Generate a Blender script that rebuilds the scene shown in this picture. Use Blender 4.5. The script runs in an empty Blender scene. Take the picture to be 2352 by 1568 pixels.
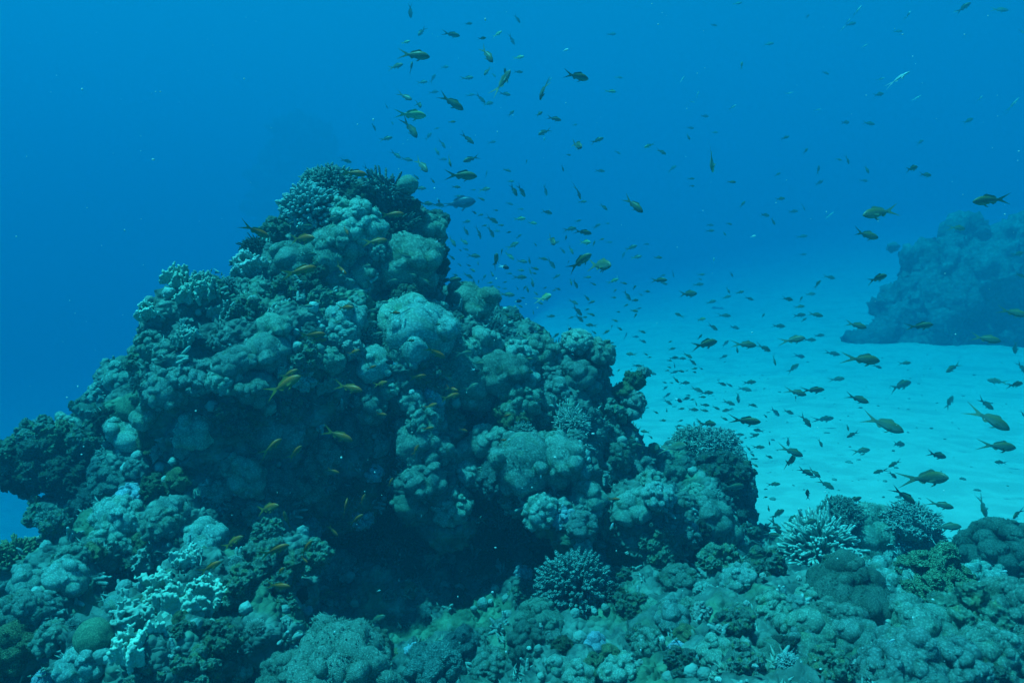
import bpy, bmesh, math, random
import numpy as np
from mathutils import Vector, Matrix
from mathutils.bvhtree import BVHTree

SC = bpy.context.scene
COL = SC.collection
rnd = random.Random(11)
RNG = np.random.default_rng(5)

# ------------------------------------------------------------------ camera, light, exposure
F = 1829.0                     # focal length in the photo's 2352 px wide scale
CX, CY, HORIZON = 1176.0, 784.0, 652.0
PITCH = math.atan((CY - HORIZON) / F)
EYE = np.array([0.0, 0.0, 1.6])
cam_data = bpy.data.cameras.new("camera")
cam_data.sensor_width = 36.0
cam_data.lens = F / 2352.0 * 36.0
cam_data.clip_start = 0.05
cam_data.clip_end = 1000.0
cam = bpy.data.objects.new("camera", cam_data)
cam.location = EYE
cam.rotation_euler = (math.pi / 2 - PITCH, 0, 0)
COL.objects.link(cam)
SC.camera = cam
FWD = np.array([0, math.cos(PITCH), -math.sin(PITCH)])
UPV = np.array([0, math.sin(PITCH), math.cos(PITCH)])

SUN_ELEV, SUN_AZ = math.radians(70), math.radians(-110)      # azimuth from +Y, negative = to the left
to_sun = Vector((math.sin(SUN_AZ) * math.cos(SUN_ELEV), math.cos(SUN_AZ) * math.cos(SUN_ELEV), math.sin(SUN_ELEV)))
world = bpy.data.worlds.new("World")
SC.world = world
world.use_nodes = True
wn = world.node_tree
bg = wn.nodes["Background"]
sky = wn.nodes.new("ShaderNodeTexSky")
sky.sky_type = 'NISHITA'
sky.sun_disc = False
sky.sun_elevation = SUN_ELEV
sky.sun_rotation = SUN_AZ
wn.links.new(sky.outputs[0], bg.inputs[0])
bg.inputs[1].default_value = 0.05
sun_data = bpy.data.lights.new("sun", 'SUN')
sun_data.energy = 5.0
sun_data.angle = math.radians(2.0)
sun_data.color = (1.0, 0.96, 0.88)
sun = bpy.data.objects.new("sun", sun_data)
sun.rotation_euler = (-to_sun).to_track_quat('-Z', 'Y').to_euler()
sun.location = (0, 0, 30)
COL.objects.link(sun)

SC.view_settings.view_transform = 'Standard'
SC.view_settings.look = 'None'
SC.view_settings.exposure = 1.58
SC.view_settings.gamma = 1
cy = SC.cycles
cy.use_denoising = True
cy.max_bounces = 6
cy.diffuse_bounces = 2
cy.glossy_bounces = 1
cy.volume_bounces = 4
cy.transparent_max_bounces = 6
cy.caustics_reflective = False
cy.caustics_refractive = False

# ------------------------------------------------------------------ helpers
def P(px, py, d):
    return EYE + d * FWD + ((px - CX) / F * d) * np.array([1.0, 0, 0]) - ((py - CY) / F * d) * UPV

def ray(px, py):
    v = FWD + ((px - CX) / F) * np.array([1.0, 0, 0]) - ((py - CY) / F) * UPV
    return Vector(v)

def pix(p):
    v = np.array(p) - EYE
    d = float(v @ FWD)
    return CX + F * v[0] / d, CY - F * float(v @ UPV) / d, d

_perm = RNG.permutation(256)
_perm = np.concatenate([_perm, _perm, _perm])
_grad = RNG.normal(size=(256, 3))
_grad /= np.linalg.norm(_grad, axis=1)[:, None]

def noise3(p):
    p = np.asarray(p, dtype=np.float64)
    i = np.floor(p).astype(int)
    f = p - i
    u = f * f * f * (f * (f * 6 - 15) + 10)
    i &= 255
    out = 0
    for dx in (0, 1):
        for dy in (0, 1):
            for dz in (0, 1):
                h = _perm[_perm[_perm[(i[:, 0] + dx) & 255] + ((i[:, 1] + dy) & 255)] + ((i[:, 2] + dz) & 255)]
                g = _grad[h]
                n = g[:, 0] * (f[:, 0] - dx) + g[:, 1] * (f[:, 1] - dy) + g[:, 2] * (f[:, 2] - dz)
                w = (u[:, 0] if dx else 1 - u[:, 0]) * (u[:, 1] if dy else 1 - u[:, 1]) * (u[:, 2] if dz else 1 - u[:, 2])
                out = out + w * n
    return out * 1.6

_ico = {}
def ico(n):
    if n not in _ico:
        b = bmesh.new()
        bmesh.ops.create_icosphere(b, subdivisions=n, radius=1)
        b.verts.ensure_lookup_table()
        v = np.array([x.co[:] for x in b.verts])
        f = np.array([[q.index for q in x.verts] for x in b.faces])
        b.free()
        _ico[n] = (v, f)
    return _ico[n]

class MB:
    """collects triangles and quads, then links them as one mesh object"""
    def __init__(self):
        self.v, self.t, self.q, self.a, self.n = [], [], [], [], 0
    def add(self, v, f, tip=0.0):
        v = np.asarray(v, float)
        f = np.asarray(f, int) + self.n
        (self.t if f.shape[1] == 3 else self.q).append(f)
        self.v.append(v)
        self.a.append(np.full(len(v), tip) if np.isscalar(tip) else np.asarray(tip, float))
        self.n += len(v)
    def verts(self):
        return np.concatenate(self.v)
    def mesh(self, name, m, smooth=True):
        V = self.verts()
        A = np.concatenate(self.a)
        T = np.concatenate(self.t) if self.t else np.zeros((0, 3), int)
        Q = np.concatenate(self.q) if self.q else np.zeros((0, 4), int)
        return make_mesh(name, V, T, Q, m, smooth, A)
    def build(self, name, m, parent=None, smooth=True):
        return link(name, self.mesh(name, m, smooth), parent)

def make_mesh(name, V, T, Q, m, smooth=True, A=None):
    me = bpy.data.meshes.new(name)
    me.vertices.add(len(V))
    me.vertices.foreach_set("co", V.astype(np.float32).ravel())
    me.loops.add(T.size + Q.size)
    me.loops.foreach_set("vertex_index", np.concatenate([T.ravel(), Q.ravel()]).astype(np.int32))
    me.polygons.add(len(T) + len(Q))
    st = np.concatenate([np.arange(len(T)) * 3, T.size + np.arange(len(Q)) * 4]).astype(np.int32)
    me.polygons.foreach_set("loop_start", st)
    me.polygons.foreach_set("use_smooth", np.full(len(T) + len(Q), smooth))
    if A is not None:
        at = me.attributes.new("tip", 'FLOAT', 'POINT')
        at.data.foreach_set("value", A.astype(np.float32))
    me.update(calc_edges=True)
    me.validate()
    if m:
        me.materials.append(m)
    return me

def link(name, me, parent=None):
    o = bpy.data.objects.new(name, me)
    COL.objects.link(o)
    if parent:
        o.parent = parent
    return o

def tag(o, label=None, cat=None, group=None, kind=None):
    if label: o["label"] = label
    if cat: o["category"] = cat
    if group: o["group"] = group
    if kind: o["kind"] = kind
    return o

# ------------------------------------------------------------------ materials
def mat(name, c1, c2, scale=20.0, bump=0.4, bdist=0.01, bscale=90.0, rough=0.85, tip=None, vor=True, c3=None, grain=12.0):
    m = bpy.data.materials.new(name)
    m.use_nodes = True
    nt = m.node_tree
    N, L = nt.nodes, nt.links
    b = N["Principled BSDF"]
    b.inputs["Roughness"].default_value = rough
    b.inputs["Specular IOR Level"].default_value = 0.15
    tc = N.new("ShaderNodeTexCoord")
    nz = N.new("ShaderNodeTexNoise")
    nz.inputs["Scale"].default_value = scale
    nz.inputs["Detail"].default_value = 5
    nz.inputs["Roughness"].default_value = 0.65
    L.new(tc.outputs["Object"], nz.inputs["Vector"])
    rp = N.new("ShaderNodeValToRGB")
    rp.color_ramp.elements[0].position = 0.36
    rp.color_ramp.elements[1].position = 0.64
    rp.color_ramp.elements[0].color = (*c1, 1)
    rp.color_ramp.elements[1].color = (*c2, 1)
    L.new(nz.outputs["Fac"], rp.inputs[0])
    col = rp.outputs[0]
    if c3 is not None:       # encrusting patches of another colour
        n2 = N.new("ShaderNodeTexNoise")
        n2.inputs["Scale"].default_value = scale * 0.35
        n2.inputs["Detail"].default_value = 3
        L.new(tc.outputs["Object"], n2.inputs["Vector"])
        r2 = N.new("ShaderNodeValToRGB")
        r2.color_ramp.elements[0].position = 0.52
        r2.color_ramp.elements[1].position = 0.6
        L.new(n2.outputs["Fac"], r2.inputs[0])
        mx = N.new("ShaderNodeMix")
        mx.data_type = 'RGBA'
        L.new(r2.outputs[0], mx.inputs[0])
        L.new(col, mx.inputs[6])
        mx.inputs[7].default_value = (*c3, 1)
        col = mx.outputs[2]
    if tip is not None:      # pale growing tips; on lobed corals also highlights painted into the colour
        at = N.new("ShaderNodeAttribute")
        at.attribute_name = "tip"
        mx = N.new("ShaderNodeMix")
        mx.data_type = 'RGBA'
        L.new(at.outputs["Fac"], mx.inputs[0])
        L.new(col, mx.inputs[6])
        mx.inputs[7].default_value = (*tip, 1)
        col = mx.outputs[2]
    if vor:                  # polyp mouths darker than the flesh between them
        pv_ = N.new("ShaderNodeTexVoronoi")
        pv_.inputs["Scale"].default_value = grain
        L.new(tc.outputs["Object"], pv_.inputs["Vector"])
        pr_ = N.new("ShaderNodeMapRange")
        pr_.inputs["From Min"].default_value = .15
        pr_.inputs["From Max"].default_value = .6
        pr_.inputs["To Min"].default_value = 1.25
        pr_.inputs["To Max"].default_value = .5
        L.new(pv_.outputs["Distance"], pr_.inputs["Value"])
        pm_ = N.new("ShaderNodeMix")
        pm_.data_type = 'RGBA'
        pm_.blend_type = 'MULTIPLY'
        pm_.inputs[0].default_value = .65
        L.new(col, pm_.inputs[6])
        L.new(pr_.outputs[0], pm_.inputs[7])
        col = pm_.outputs[2]
    # each colony a little lighter or darker than the next
    oi = N.new("ShaderNodeObjectInfo")
    hs = N.new("ShaderNodeHueSaturation")
    mr = N.new("ShaderNodeMapRange")
    mr.inputs["To Min"].default_value = 0.58
    mr.inputs["To Max"].default_value = 1.25
    L.new(oi.outputs["Random"], mr.inputs["Value"])
    L.new(mr.outputs[0], hs.inputs["Value"])
    wn_ = N.new("ShaderNodeTexWhiteNoise")
    wn_.noise_dimensions = '1D'
    L.new(oi.outputs["Random"], wn_.inputs["W"])
    mh = N.new("ShaderNodeMapRange")
    mh.inputs["To Min"].default_value = 0.47
    mh.inputs["To Max"].default_value = 0.53
    L.new(wn_.outputs["Value"], mh.inputs["Value"])
    L.new(mh.outputs[0], hs.inputs["Hue"])
    L.new(col, hs.inputs["Color"])
    L.new(hs.outputs[0], b.inputs["Base Color"])
    if bump:
        if vor:
            tx = N.new("ShaderNodeTexVoronoi")
            tx.inputs["Scale"].default_value = bscale
            out = tx.outputs["Distance"]
        else:
            tx = N.new("ShaderNodeTexNoise")
            tx.inputs["Scale"].default_value = bscale
            tx.inputs["Detail"].default_value = 4
            out = tx.outputs["Fac"]
        L.new(tc.outputs["Object"], tx.inputs["Vector"])
        bp = N.new("ShaderNodeBump")
        bp.inputs["Strength"].default_value = bump
        bp.inputs["Distance"].default_value = bdist
        if vor:
            bp.invert = True
        L.new(out, bp.inputs["Height"])
        L.new(bp.outputs[0], b.inputs["Normal"])
    return m

M = {}
M['rock'] = mat("reef_rock", (.05, .09, .08), (.17, .25, .20), 9, .9, .02, 40, c3=(.11, .19, .11))
M['turf'] = mat("small_growth", (.10, .19, .15), (.28, .43, .35), 7, .7, .02, 60, c3=(.22, .32, .18))
M['g'] = mat("soft_coral_green", (.15, .28, .235), (.31, .50, .42), 5, .7, .02, 40, tip=(.50, .71, .62), c3=(.22, .37, .25))
M['d'] = mat("soft_coral_dark", (.10, .20, .19), (.19, .32, .30), 12, .9, .03, 26, tip=(.26, .42, .39))
M['m'] = mat("soft_coral_muted", (.10, .20, .165), (.20, .34, .28), 6, .7, .02, 60, tip=(.30, .46, .39), grain=26.0)
M['bush'] = mat("bush_coral", (.22, .36, .31), (.36, .52, .46), 8, .5, .006, 120, tip=(.46, .62, .56))
M['y'] = mat("coral_olive", (.14, .22, .13), (.25, .35, .21), 14, .8, .03, 26, tip=(.45, .5, .25))
M['w'] = mat("coral_pale", (.42, .55, .47), (.62, .74, .66), 16, .5, .006, 120, tip=(.8, .86, .8))
M['b'] = mat("coral_bluish", (.20, .31, .36), (.33, .47, .53), 14, .5, .006, 130, tip=(.5, .62, .68))
M['f'] = mat("fire_coral", (.20, .31, .26), (.34, .46, .39), 10, .35, .006, 60, vor=False, tip=(.44, .56, .45))
M['h'] = mat("branching_coral", (.11, .21, .18), (.20, .33, .29), 16, .5, .006, 120, tip=(.34, .49, .44))
M['wh'] = mat("finger_coral", (.20, .34, .30), (.32, .46, .41), 16, .5, .006, 120, tip=(.55, .68, .61))
M['s'] = mat("brain_coral", (.13, .24, .16), (.21, .34, .23), 6, .5, .006, 80)
M['sand'] = mat("sand", (.42, .49, .44), (.50, .57, .51), 6, .35, .02, 9, vor=False, c3=(.39, .46, .42))
M['ball'] = mat("white_growth", (.30, .40, .40), (.52, .62, .61), 12, .5, .004, 80, vor=False)

# ------------------------------------------------------------------ the setting: sea floor, reef rock
def sstep(x):
    x = np.clip(x, 0, 1)
    return x * x * (3 - 2 * x)

def sea_floor_z(x, y):
    z = -5.0 * sstep((-x - 0.6 + 0.09 * np.maximum(y - 3, 0)) / 8.0)
    D = np.hypot(x * .6, y)
    up = .135 * (np.sqrt((D - 16.5) ** 2 + 20) + D - 16.5) / 2
    z = z + np.minimum(up, 9) * sstep((x / np.maximum(y, 1) + .10) / .7)
    p = np.stack([x * .35, y * .35, 0 * x], 1)
    z = z + .10 * noise3(p) * np.clip(y / 8, .3, 2)
    z = z + .006 * noise3(p * 7 + 9) + .004 * noise3(p * 23 + 3)
    return z

def sea_floor():
    n = 420
    u = np.linspace(-1, 1, n)
    gx = np.sign(u) * (np.abs(u) ** 2.6) * 140 + 3
    v = np.linspace(0, 1, n)
    gy = -6 + 146 * v ** 2.4
    X, Y = np.meshgrid(gx, gy)
    X, Y = X.ravel(), Y.ravel()
    V = np.stack([X, Y, sea_floor_z(X, Y)], 1)
    i = np.arange(n * n).reshape(n, n)
    Q = np.stack([i[:-1, :-1], i[:-1, 1:], i[1:, 1:], i[1:, :-1]], -1).reshape(-1, 4)
    o = link("sand", make_mesh("sand", V, np.zeros((0, 3), int), Q, M['sand']))
    return tag(o, kind="structure")

def remesh(mb, voxel, disp, m, name, smooth_it=3):
    """fuse overlapping blobs into one skin, then roughen it"""
    me = mb.mesh("tmp", None)
    o = link("tmp", me)
    r = o.modifiers.new("r", 'REMESH')
    r.mode = 'VOXEL'
    r.voxel_size = voxel
    if smooth_it:
        s = o.modifiers.new("s", 'SMOOTH')
        s.iterations = smooth_it
        s.factor = .5
    dg = bpy.context.evaluated_depsgraph_get()
    me2 = bpy.data.meshes.new_from_object(o.evaluated_get(dg))
    bpy.data.objects.remove(o)
    bpy.data.meshes.remove(me)
    n = len(me2.vertices)
    V = np.empty(n * 3)
    me2.vertices.foreach_get("co", V)
    V = V.reshape(-1, 3)
    Nn = np.empty(n * 3)
    me2.vertices.foreach_get("normal", Nn)
    Nn = Nn.reshape(-1, 3)
    tip = np.zeros(n)
    for amp, fr, ridge in disp:
        d = noise3(V * fr + fr)
        if ridge:
            d = 0.5 - np.abs(d) * 1.6
        V = V + Nn * (amp * d)[:, None]
    me2.vertices.foreach_set("co", V.astype(np.float32).ravel())
    me2.polygons.foreach_set("use_smooth", np.ones(len(me2.polygons), bool))
    me2.update()
    me2.materials.clear()
    me2.materials.append(m)
    me2.name = name
    return me2

def blob(mb, c, r, sub=3, sc=(1, 1, 1), rough=.12, fr=2.2, tip=0.0, rot=None):
    v, f = ico(sub)
    w = v * (1 + rough * noise3(v * fr + np.array(c) * 37 + r * 91))[:, None]
    w = w * np.array(sc) * r
    if rot is not None:
        w = w @ rot.T
    mb.add(w + np.array(c), f, tip)

# lumps of the rock core: photo x, y, distance, radius in photo px, depth scale
PINNACLE = [
    (450, 770, 3.3, 115, 1.1), (540, 880, 3.2, 150, 1), (640, 830, 3.3, 130, 1), (440, 920, 3.2, 105, 1), (590, 960, 3.25, 110, .9), (700, 930, 3.35, 95, .9),
    (780, 485, 3.95, 66, 1), (862, 525, 3.95, 92, 1.2), (930, 555, 3.95, 78, 1.3), (705, 525, 3.9, 50, 1),
    (800, 650, 3.9, 160, 1.3), (925, 690, 3.9, 85, 1.5), (630, 660, 3.7, 85, 1), (690, 720, 3.7, 130, 1.2),
    (700, 860, 3.75, 240, 1.2), (470, 740, 3.6, 85, 1.2), (430, 850, 3.55, 110, 1.2), (960, 840, 3.75, 150, 1.3),
    (1055, 800, 3.8, 75, 1.3), (1170, 900, 3.8, 105, 1.3), (1320, 900, 3.85, 78, 1.3), (1300, 1000, 3.7, 95, 1.2),
    (1390, 950, 3.85, 50, 1.3), (560, 1060, 3.42, 185, 1), (760, 1030, 3.6, 160, 1), (400, 1010, 3.55, 95, 1),
    (310, 960, 3.5, 65, 1.2), (985, 990, 3.55, 85, 1.2), (330, 1130, 3.4, 105, 1.1), (225, 1060, 3.55, 68, 1.2),
    (110, 1050, 3.5, 58, 1.2), (55, 1062, 3.5, 46, 1.2), (165, 1165, 3.4, 60, 1.2), (600, 1190, 3.28, 105, 1), (790, 1130, 3.55, 95, 1), (470, 1180, 3.25, 80, 1),
    (1000, 1110, 3.45, 85, 1.1), (1030, 1180, 3.45, 60, 1.1), (1215, 1080, 3.4, 85, 1.1), (1300, 1080, 3.4, 75, 1.1),
    (1190, 930, 3.6, 60, 1), (1250, 1180, 3.2, 45, 1), (1320, 1190, 3.2, 55, 1),
    (750, 900, 4.5, 330, 1.1), (1050, 1000, 4.6, 300, 1.0), (500, 1000, 4.3, 260, 1.0), (1250, 1080, 4.5, 220, 1.0),
    (860, 640, 4.3, 140, 1.2),
    (900, 1300, 4.7, 300, .8), (1450, 1120, 3.9, 85, 1.2), (1380, 1060, 3.8, 90, 1.2), (1250, 1250, 4.4, 250, .8),
    (1560, 1095, 4.1, 75, 1.2), (1645, 1110, 4.1, 75, 1.2), (1600, 1200, 3.8, 95, 1.2), (1680, 1190, 4.1, 50, 1.2),
    (1480, 1210, 3.5, 110, 1.2),
    (1790, 1325, 3.7, 90, 1.2), (1930, 1370, 3.6, 110, 1.2), (2120, 1420, 3.5, 120, 1.2), (2290, 1420, 3.4, 120, 1.2), (1700, 1260, 3.8, 70, 1.2),
]
SLOPE = [
    (420, 1270, 3.0, 110, 1.2), (270, 1230, 3.1, 85, 1.2), (180, 1330, 2.9, 110, 1.2), (60, 1300, 2.9, 60, 1.2),
    (100, 1470, 2.5, 120, 1.2), (330, 1440, 2.5, 110, 1.2), (450, 1400, 2.55, 110, 1.2), (560, 1410, 2.6, 120, 1.2),
    (650, 1330, 2.75, 85, 1.2), (600, 1480, 2.4, 100, 1.1), (230, 1540, 2.3, 120, 1), (400, 1560, 2.2, 120, 1),
    (760, 1590, 2.0, 100, 1),
]
# flattened mounds of the reef flat in front, in metres
FLAT = [(.95, 2.35, .05, 1.22, 1.25, .50), (1.9, 2.6, -.05, 1.25, 1.35, .42), (-1.15, 2.0, 0, 1.1, 1.0, .42), (-2.0, 2.3, -.2, .8, 1.2, .7),
        (-.1, 2.7, -.15, .9, 1.2, .30), (1.3, 3.3, 0, .75, .75, .33), (.75, 1.9, .1, .5, .5, .5), (1.6, 1.9, .1, .8, .5, .42),
        (2.6, 2.2, 0, 1.0, .9, .35), (-.7, 3.6, -1.2, 2.2, 1.8, 1.5), (-2.2, 3.6, -1.8, 1.4, 1.6, 1.9), (.4, 1.6, .1, .5, .5, .42)]

def reef_rock():
    mb = MB()
    for px, py, d, r, sy in PINNACLE + SLOPE:
        blob(mb, P(px, py, d), r * d / F, 4, (1, sy, 1), .16, 1.8)
    for x, y, z, a, b, c in FLAT:
        v, f = ico(5)
        w = v * (1 + .13 * noise3(v * 4 + x * 9))[:, None] * np.array((a, b, c)) + np.array((x, y, z))
        mb.add(w, f)
    me = remesh(mb, .016, [(.06, 4.5, 0), (.045, 10, 1), (.024, 23, 1), (.010, 50, 0)], M['rock'], "reef_rock", 4)
    o = link("reef_rock", me)
    return tag(o, kind="structure")

SAND = sea_floor()
ROCK = reef_rock()

def arrays(me):
    n = len(me.vertices)
    V = np.empty(n * 3)
    me.vertices.foreach_get("co", V)
    Nn = np.empty(n * 3)
    me.vertices.foreach_get("normal", Nn)
    return V.reshape(-1, 3), Nn.reshape(-1, 3)

def bvh_of(me):
    V, _ = arrays(me)
    return BVHTree.FromPolygons(V.tolist(), [tuple(p.vertices) for p in me.polygons])
TREE = bvh_of(ROCK.data)

def hit(px, py, dflt=3.7):
    o, dr = Vector(EYE), ray(px, py)
    l = dr.length
    loc, nor, idx, dist = TREE.ray_cast(o, dr.normalized(), 30)
    if loc is not None:
        return np.array(loc), np.array(nor), dist / l
    p = Vector(P(px, py, dflt))
    loc, nor, idx, dist = TREE.find_nearest(p)
    d = pix(loc)[2]
    return P(px, py, d), np.array([0, -.2, 1.0]), d

# ------------------------------------------------------------------ coral colonies (local z is the growth direction, size about 1)
def fib(n, zmin=-.2, jit=.25, rng=RNG):
    k = np.arange(n) + .5
    z = zmin + (1 - zmin) * (1 - k / n)
    a = k * 2.399963 + rng.uniform(0, 6)
    r = np.sqrt(1 - z * z)
    p = np.stack([r * np.cos(a), r * np.sin(a), z], 1) + rng.normal(size=(n, 3)) * jit / math.sqrt(n) * 1.6
    return p / np.linalg.norm(p, axis=1)[:, None]

def polyps(mb, C, R, core, n, b, h, tip=.0):
    """short tapering polyps standing all over the free surface of the lobes"""
    C, R = np.asarray(C), np.asarray(R)
    pr = R ** 2 / np.sum(R ** 2)
    k = RNG.choice(len(R), n, p=pr)
    dv = RNG.normal(size=(n, 3))
    dv /= np.linalg.norm(dv, axis=1)[:, None]
    p = C[k] + dv * R[k][:, None]
    keep = p[:, 2] > -.45
    for c, r in zip(C, R):
        keep &= np.linalg.norm(p - c, axis=1) > r * .97
    keep &= np.linalg.norm(p, axis=1) > core
    p, dv = p[keep], dv[keep]
    m = len(p)
    t = np.cross(dv, RNG.normal(size=(m, 3)))
    t /= np.linalg.norm(t, axis=1)[:, None]
    s = np.cross(dv, t)
    hh = h * RNG.uniform(.6, 1.4, (m, 1))
    lean = (t * RNG.normal(size=(m, 1)) + s * RNG.normal(size=(m, 1))) * h * .35
    p = p - dv * h * .15
    v = np.stack([p + t * b, p - t * b * .5 + s * b * .87, p - t * b * .5 - s * b * .87, p + dv * hh + lean], 1).reshape(-1, 3)
    i = np.arange(m)[:, None] * 4
    f = np.concatenate([i + np.array([0, 1, 3]), i + np.array([1, 2, 3]), i + np.array([2, 0, 3])])
    mb.add(v, f, np.tile(np.array([0, 0, 0, tip]), m))

def warp(mb, amp, fr, seed):
    for k, v in enumerate(mb.v):
        d = np.stack([noise3(v * fr + seed * 3.1), noise3(v * fr + seed * 5.7 + 40), noise3(v * fr + seed * 7.3 + 80)], 1)
        mb.v[k] = v + amp * d

def lobed(seed, nl, lr, flat=.8, npol=2600, pb=.016, ph=.045, sub=1.0):
    """uneven heap of rounded lobes, big ones carrying smaller ones, all covered in polyps"""
    rng = np.random.default_rng(seed)
    mb = MB()
    blob(mb, (0, 0, -.08), .78, 4, (1, 1, flat), .25)
    D = fib(nl, -.3, .8, rng)
    R = lr * np.exp(rng.normal(size=nl) * .26)
    C = D * (1 - R * .80)[:, None] * np.array([1, 1, flat]) * rng.uniform(.90, 1.08, (nl, 1))
    C, R = list(C), list(R)
    for k in range(int(nl * 1.1 * sub)):            # smaller buds on the lobes
        j = rng.integers(nl)
        dd = C[j] / np.linalg.norm(C[j]) + rng.normal(size=3) * .7
        dd /= np.linalg.norm(dd)
        rr = R[j] * rng.uniform(.35, .62)
        C.append(C[j] + dd * (R[j] * 1.0 - rr * .25))
        R.append(rr)
    for c, r in zip(C, R):
        v, f = ico(3)
        sc = np.exp(rng.normal(size=3) * .08)
        w = v * (1 + .12 * noise3(v * 1.8 + c * 17) + .06 * noise3(v * 5 + c * 5))[:, None] * r * sc
        t = np.clip(.25 + .75 * (v @ (c / np.linalg.norm(c))), 0, 1) ** 2 * .75  # highlight painted in: each lobe paler on its outward side
        mb.add(w + c, f, t)
    if npol:
        polyps(mb, C, R, .72 * flat, npol * 2, pb * 1.15, ph * 1.0, 1.0)
    warp(mb, .10, 1.4, seed)
    warp(mb, .015, 7, seed + 1)
    return mb

def tube(mb, pts, rad, sides=6, tip=(0, 1)):
    pts = np.asarray(pts, float)
    n = len(pts)
    tg = np.gradient(pts, axis=0)
    tg /= np.linalg.norm(tg, axis=1)[:, None] + 1e-9
    a = np.cross(tg, [.31, .87, .38])
    a /= np.linalg.norm(a, axis=1)[:, None] + 1e-9
    b = np.cross(tg, a)
    th = np.arange(sides) * 2 * math.pi / sides
    ring = np.cos(th)[None, :, None] * a[:, None] + np.sin(th)[None, :, None] * b[:, None]
    v = (pts[:, None] + ring * np.asarray(rad)[:, None, None]).reshape(-1, 3)
    i = np.arange(n - 1)[:, None] * sides
    k = np.arange(sides)[None]
    k2 = (k + 1) % sides
    q = np.stack([i + k, i + k2, i + sides + k2, i + sides + k], -1).reshape(-1, 4)
    tt = np.repeat(np.linspace(tip[0], tip[1], n), sides)
    mb.add(v, q, tt)
    e = pts[-1] + tg[-1] * rad[-1] * .8
    base = (n - 1) * sides
    vv = np.concatenate([v[base:], e[None]])
    f = np.array([[j, (j + 1) % sides, sides] for j in range(sides)])
    mb.add(vv, f, tip[1])

def branching(seed, n, r, flat=.85, fork=3, knob=.0, zmin=.0, wob=.12, lmin=.78):
    """fingers rising from one foot and forking near the top"""
    rng = np.random.default_rng(seed)
    mb = MB()
    blob(mb, (0, 0, -.15), .5, 3, (1, 1, flat), .2)
    D = fib(n, zmin, .5, rng)
    for d in D:
        L = rng.uniform(lmin, 1.05)
        e = d * L * np.array([1, 1, flat])
        s = e * .25 + np.array([0, 0, -.1])
        m1 = s + (e - s) * .6 + rng.normal(size=3) * wob * .5
        tube(mb, [s, (s + m1) / 2, m1], [r * 1.15, r * 1.1, r], 6, (0, .05))
        for k in range(fork):
            o = rng.normal(size=3) * wob * 1.3
            e2 = e + o
            mid = m1 + (e2 - m1) * .5 + rng.normal(size=3) * wob * .2
            rr = r * rng.uniform(.65, .95)
            tube(mb, [m1, mid, m1 + (e2 - m1) * .85, e2], [rr, rr * (1 + knob * .4), rr * (1 + knob), rr * (.62 + knob * .5)], 6, (.05, 1))
    return mb

def bush(seed, n, flat=.8, r=.019):
    """dense soft twigs, each with small leaf-like tufts"""
    rng = np.random.default_rng(seed)
    mb = MB()
    blob(mb, (0, 0, -.1), .74, 3, (1, 1, flat), .3)
    D = fib(n, -.2, .9, rng)
    for d in D:
        L = rng.uniform(.82, 1.04) * (1 + .22 * float(noise3((d * 2.3 + seed)[None])[0]))
        e = d * L * np.array([1, 1, flat])
        s = e * .35
        m1 = (s + e) / 2 + rng.normal(size=3) * .05
        tube(mb, [s, m1, e], [r * 1.3, r * 1.2, r * .6], 4, (0, .6))
        for k in range(7):
            t = rng.uniform(.5, 1.0)
            b0 = s + (e - s) * t
            e2 = b0 + d * .05 + rng.normal(size=3) * .07
            tube(mb, [b0, (b0 + e2) / 2 + rng.normal(size=3) * .01, e2], [r, r * 1.4, r * .8], 4, (.2, 1))
    return mb

def blades(seed, n=6, knob=70):
    """fire coral: fused upright plates with knobbed, frilled rims"""
    rng = np.random.default_rng(seed)
    mb = MB()
    blob(mb, (0, 0, -.25), .6, 3, (1.1, 1, .6), .25)
    for k in range(n):
        a = rng.uniform(0, math.pi)
        c = rng.normal(size=2) * .33
        hgt = rng.uniform(.55, 1.0)
        ln = rng.uniform(.45, .8)
        bend = rng.uniform(-.6, .6)
        u = np.linspace(-1, 1, 9)
        for i, t in enumerate(u):
            ang = a + bend * t
            x, y = c[0] + math.cos(ang) * t * ln, c[1] + math.sin(ang) * t * ln
            h = hgt * (1 - .45 * t * t) * rng.uniform(.7, 1.15)
            lean = rng.normal(size=2) * .05
            for z in np.arange(-.2, h, .11):
                blob(mb, (x + lean[0] * z, y + lean[1] * z, z), .085 * rng.uniform(.8, 1.25), 2, (1, 1, 1.1), .1)
            for q in range(2):
                blob(mb, (x + rng.normal() * .06, y + rng.normal() * .06, h + rng.uniform(-.05, .08)), .06 * rng.uniform(.7, 1.3), 2, (1, 1, 1.2), .1)
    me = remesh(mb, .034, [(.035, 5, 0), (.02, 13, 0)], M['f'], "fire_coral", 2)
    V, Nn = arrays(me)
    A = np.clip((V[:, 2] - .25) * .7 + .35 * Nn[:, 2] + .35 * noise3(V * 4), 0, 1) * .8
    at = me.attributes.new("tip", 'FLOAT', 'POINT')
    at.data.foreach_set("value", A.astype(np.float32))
    return me

def rubble(seed):
    """weathered knobbly coral head, encrusted and pitted"""
    rng = np.random.default_rng(seed)
    mb = MB()
    blob(mb, (0, 0, -.1), .75, 3, (1, 1, .8), .3)
    D = fib(34, -.2, 1.2, rng)
    for d in D:
        rr = rng.uniform(.12, .28)
        blob(mb, d * rng.uniform(.65, .95) * np.array([1, 1, .85]), rr, 2, (1, 1, rng.uniform(.8, 1.6)), .2)
    return remesh(mb, .034, [(.16, 3.5, 1), (.09, 8, 1), (.05, 17, 1), (.03, 30, 0)], M['turf'], "coral_rock", 1)

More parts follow.
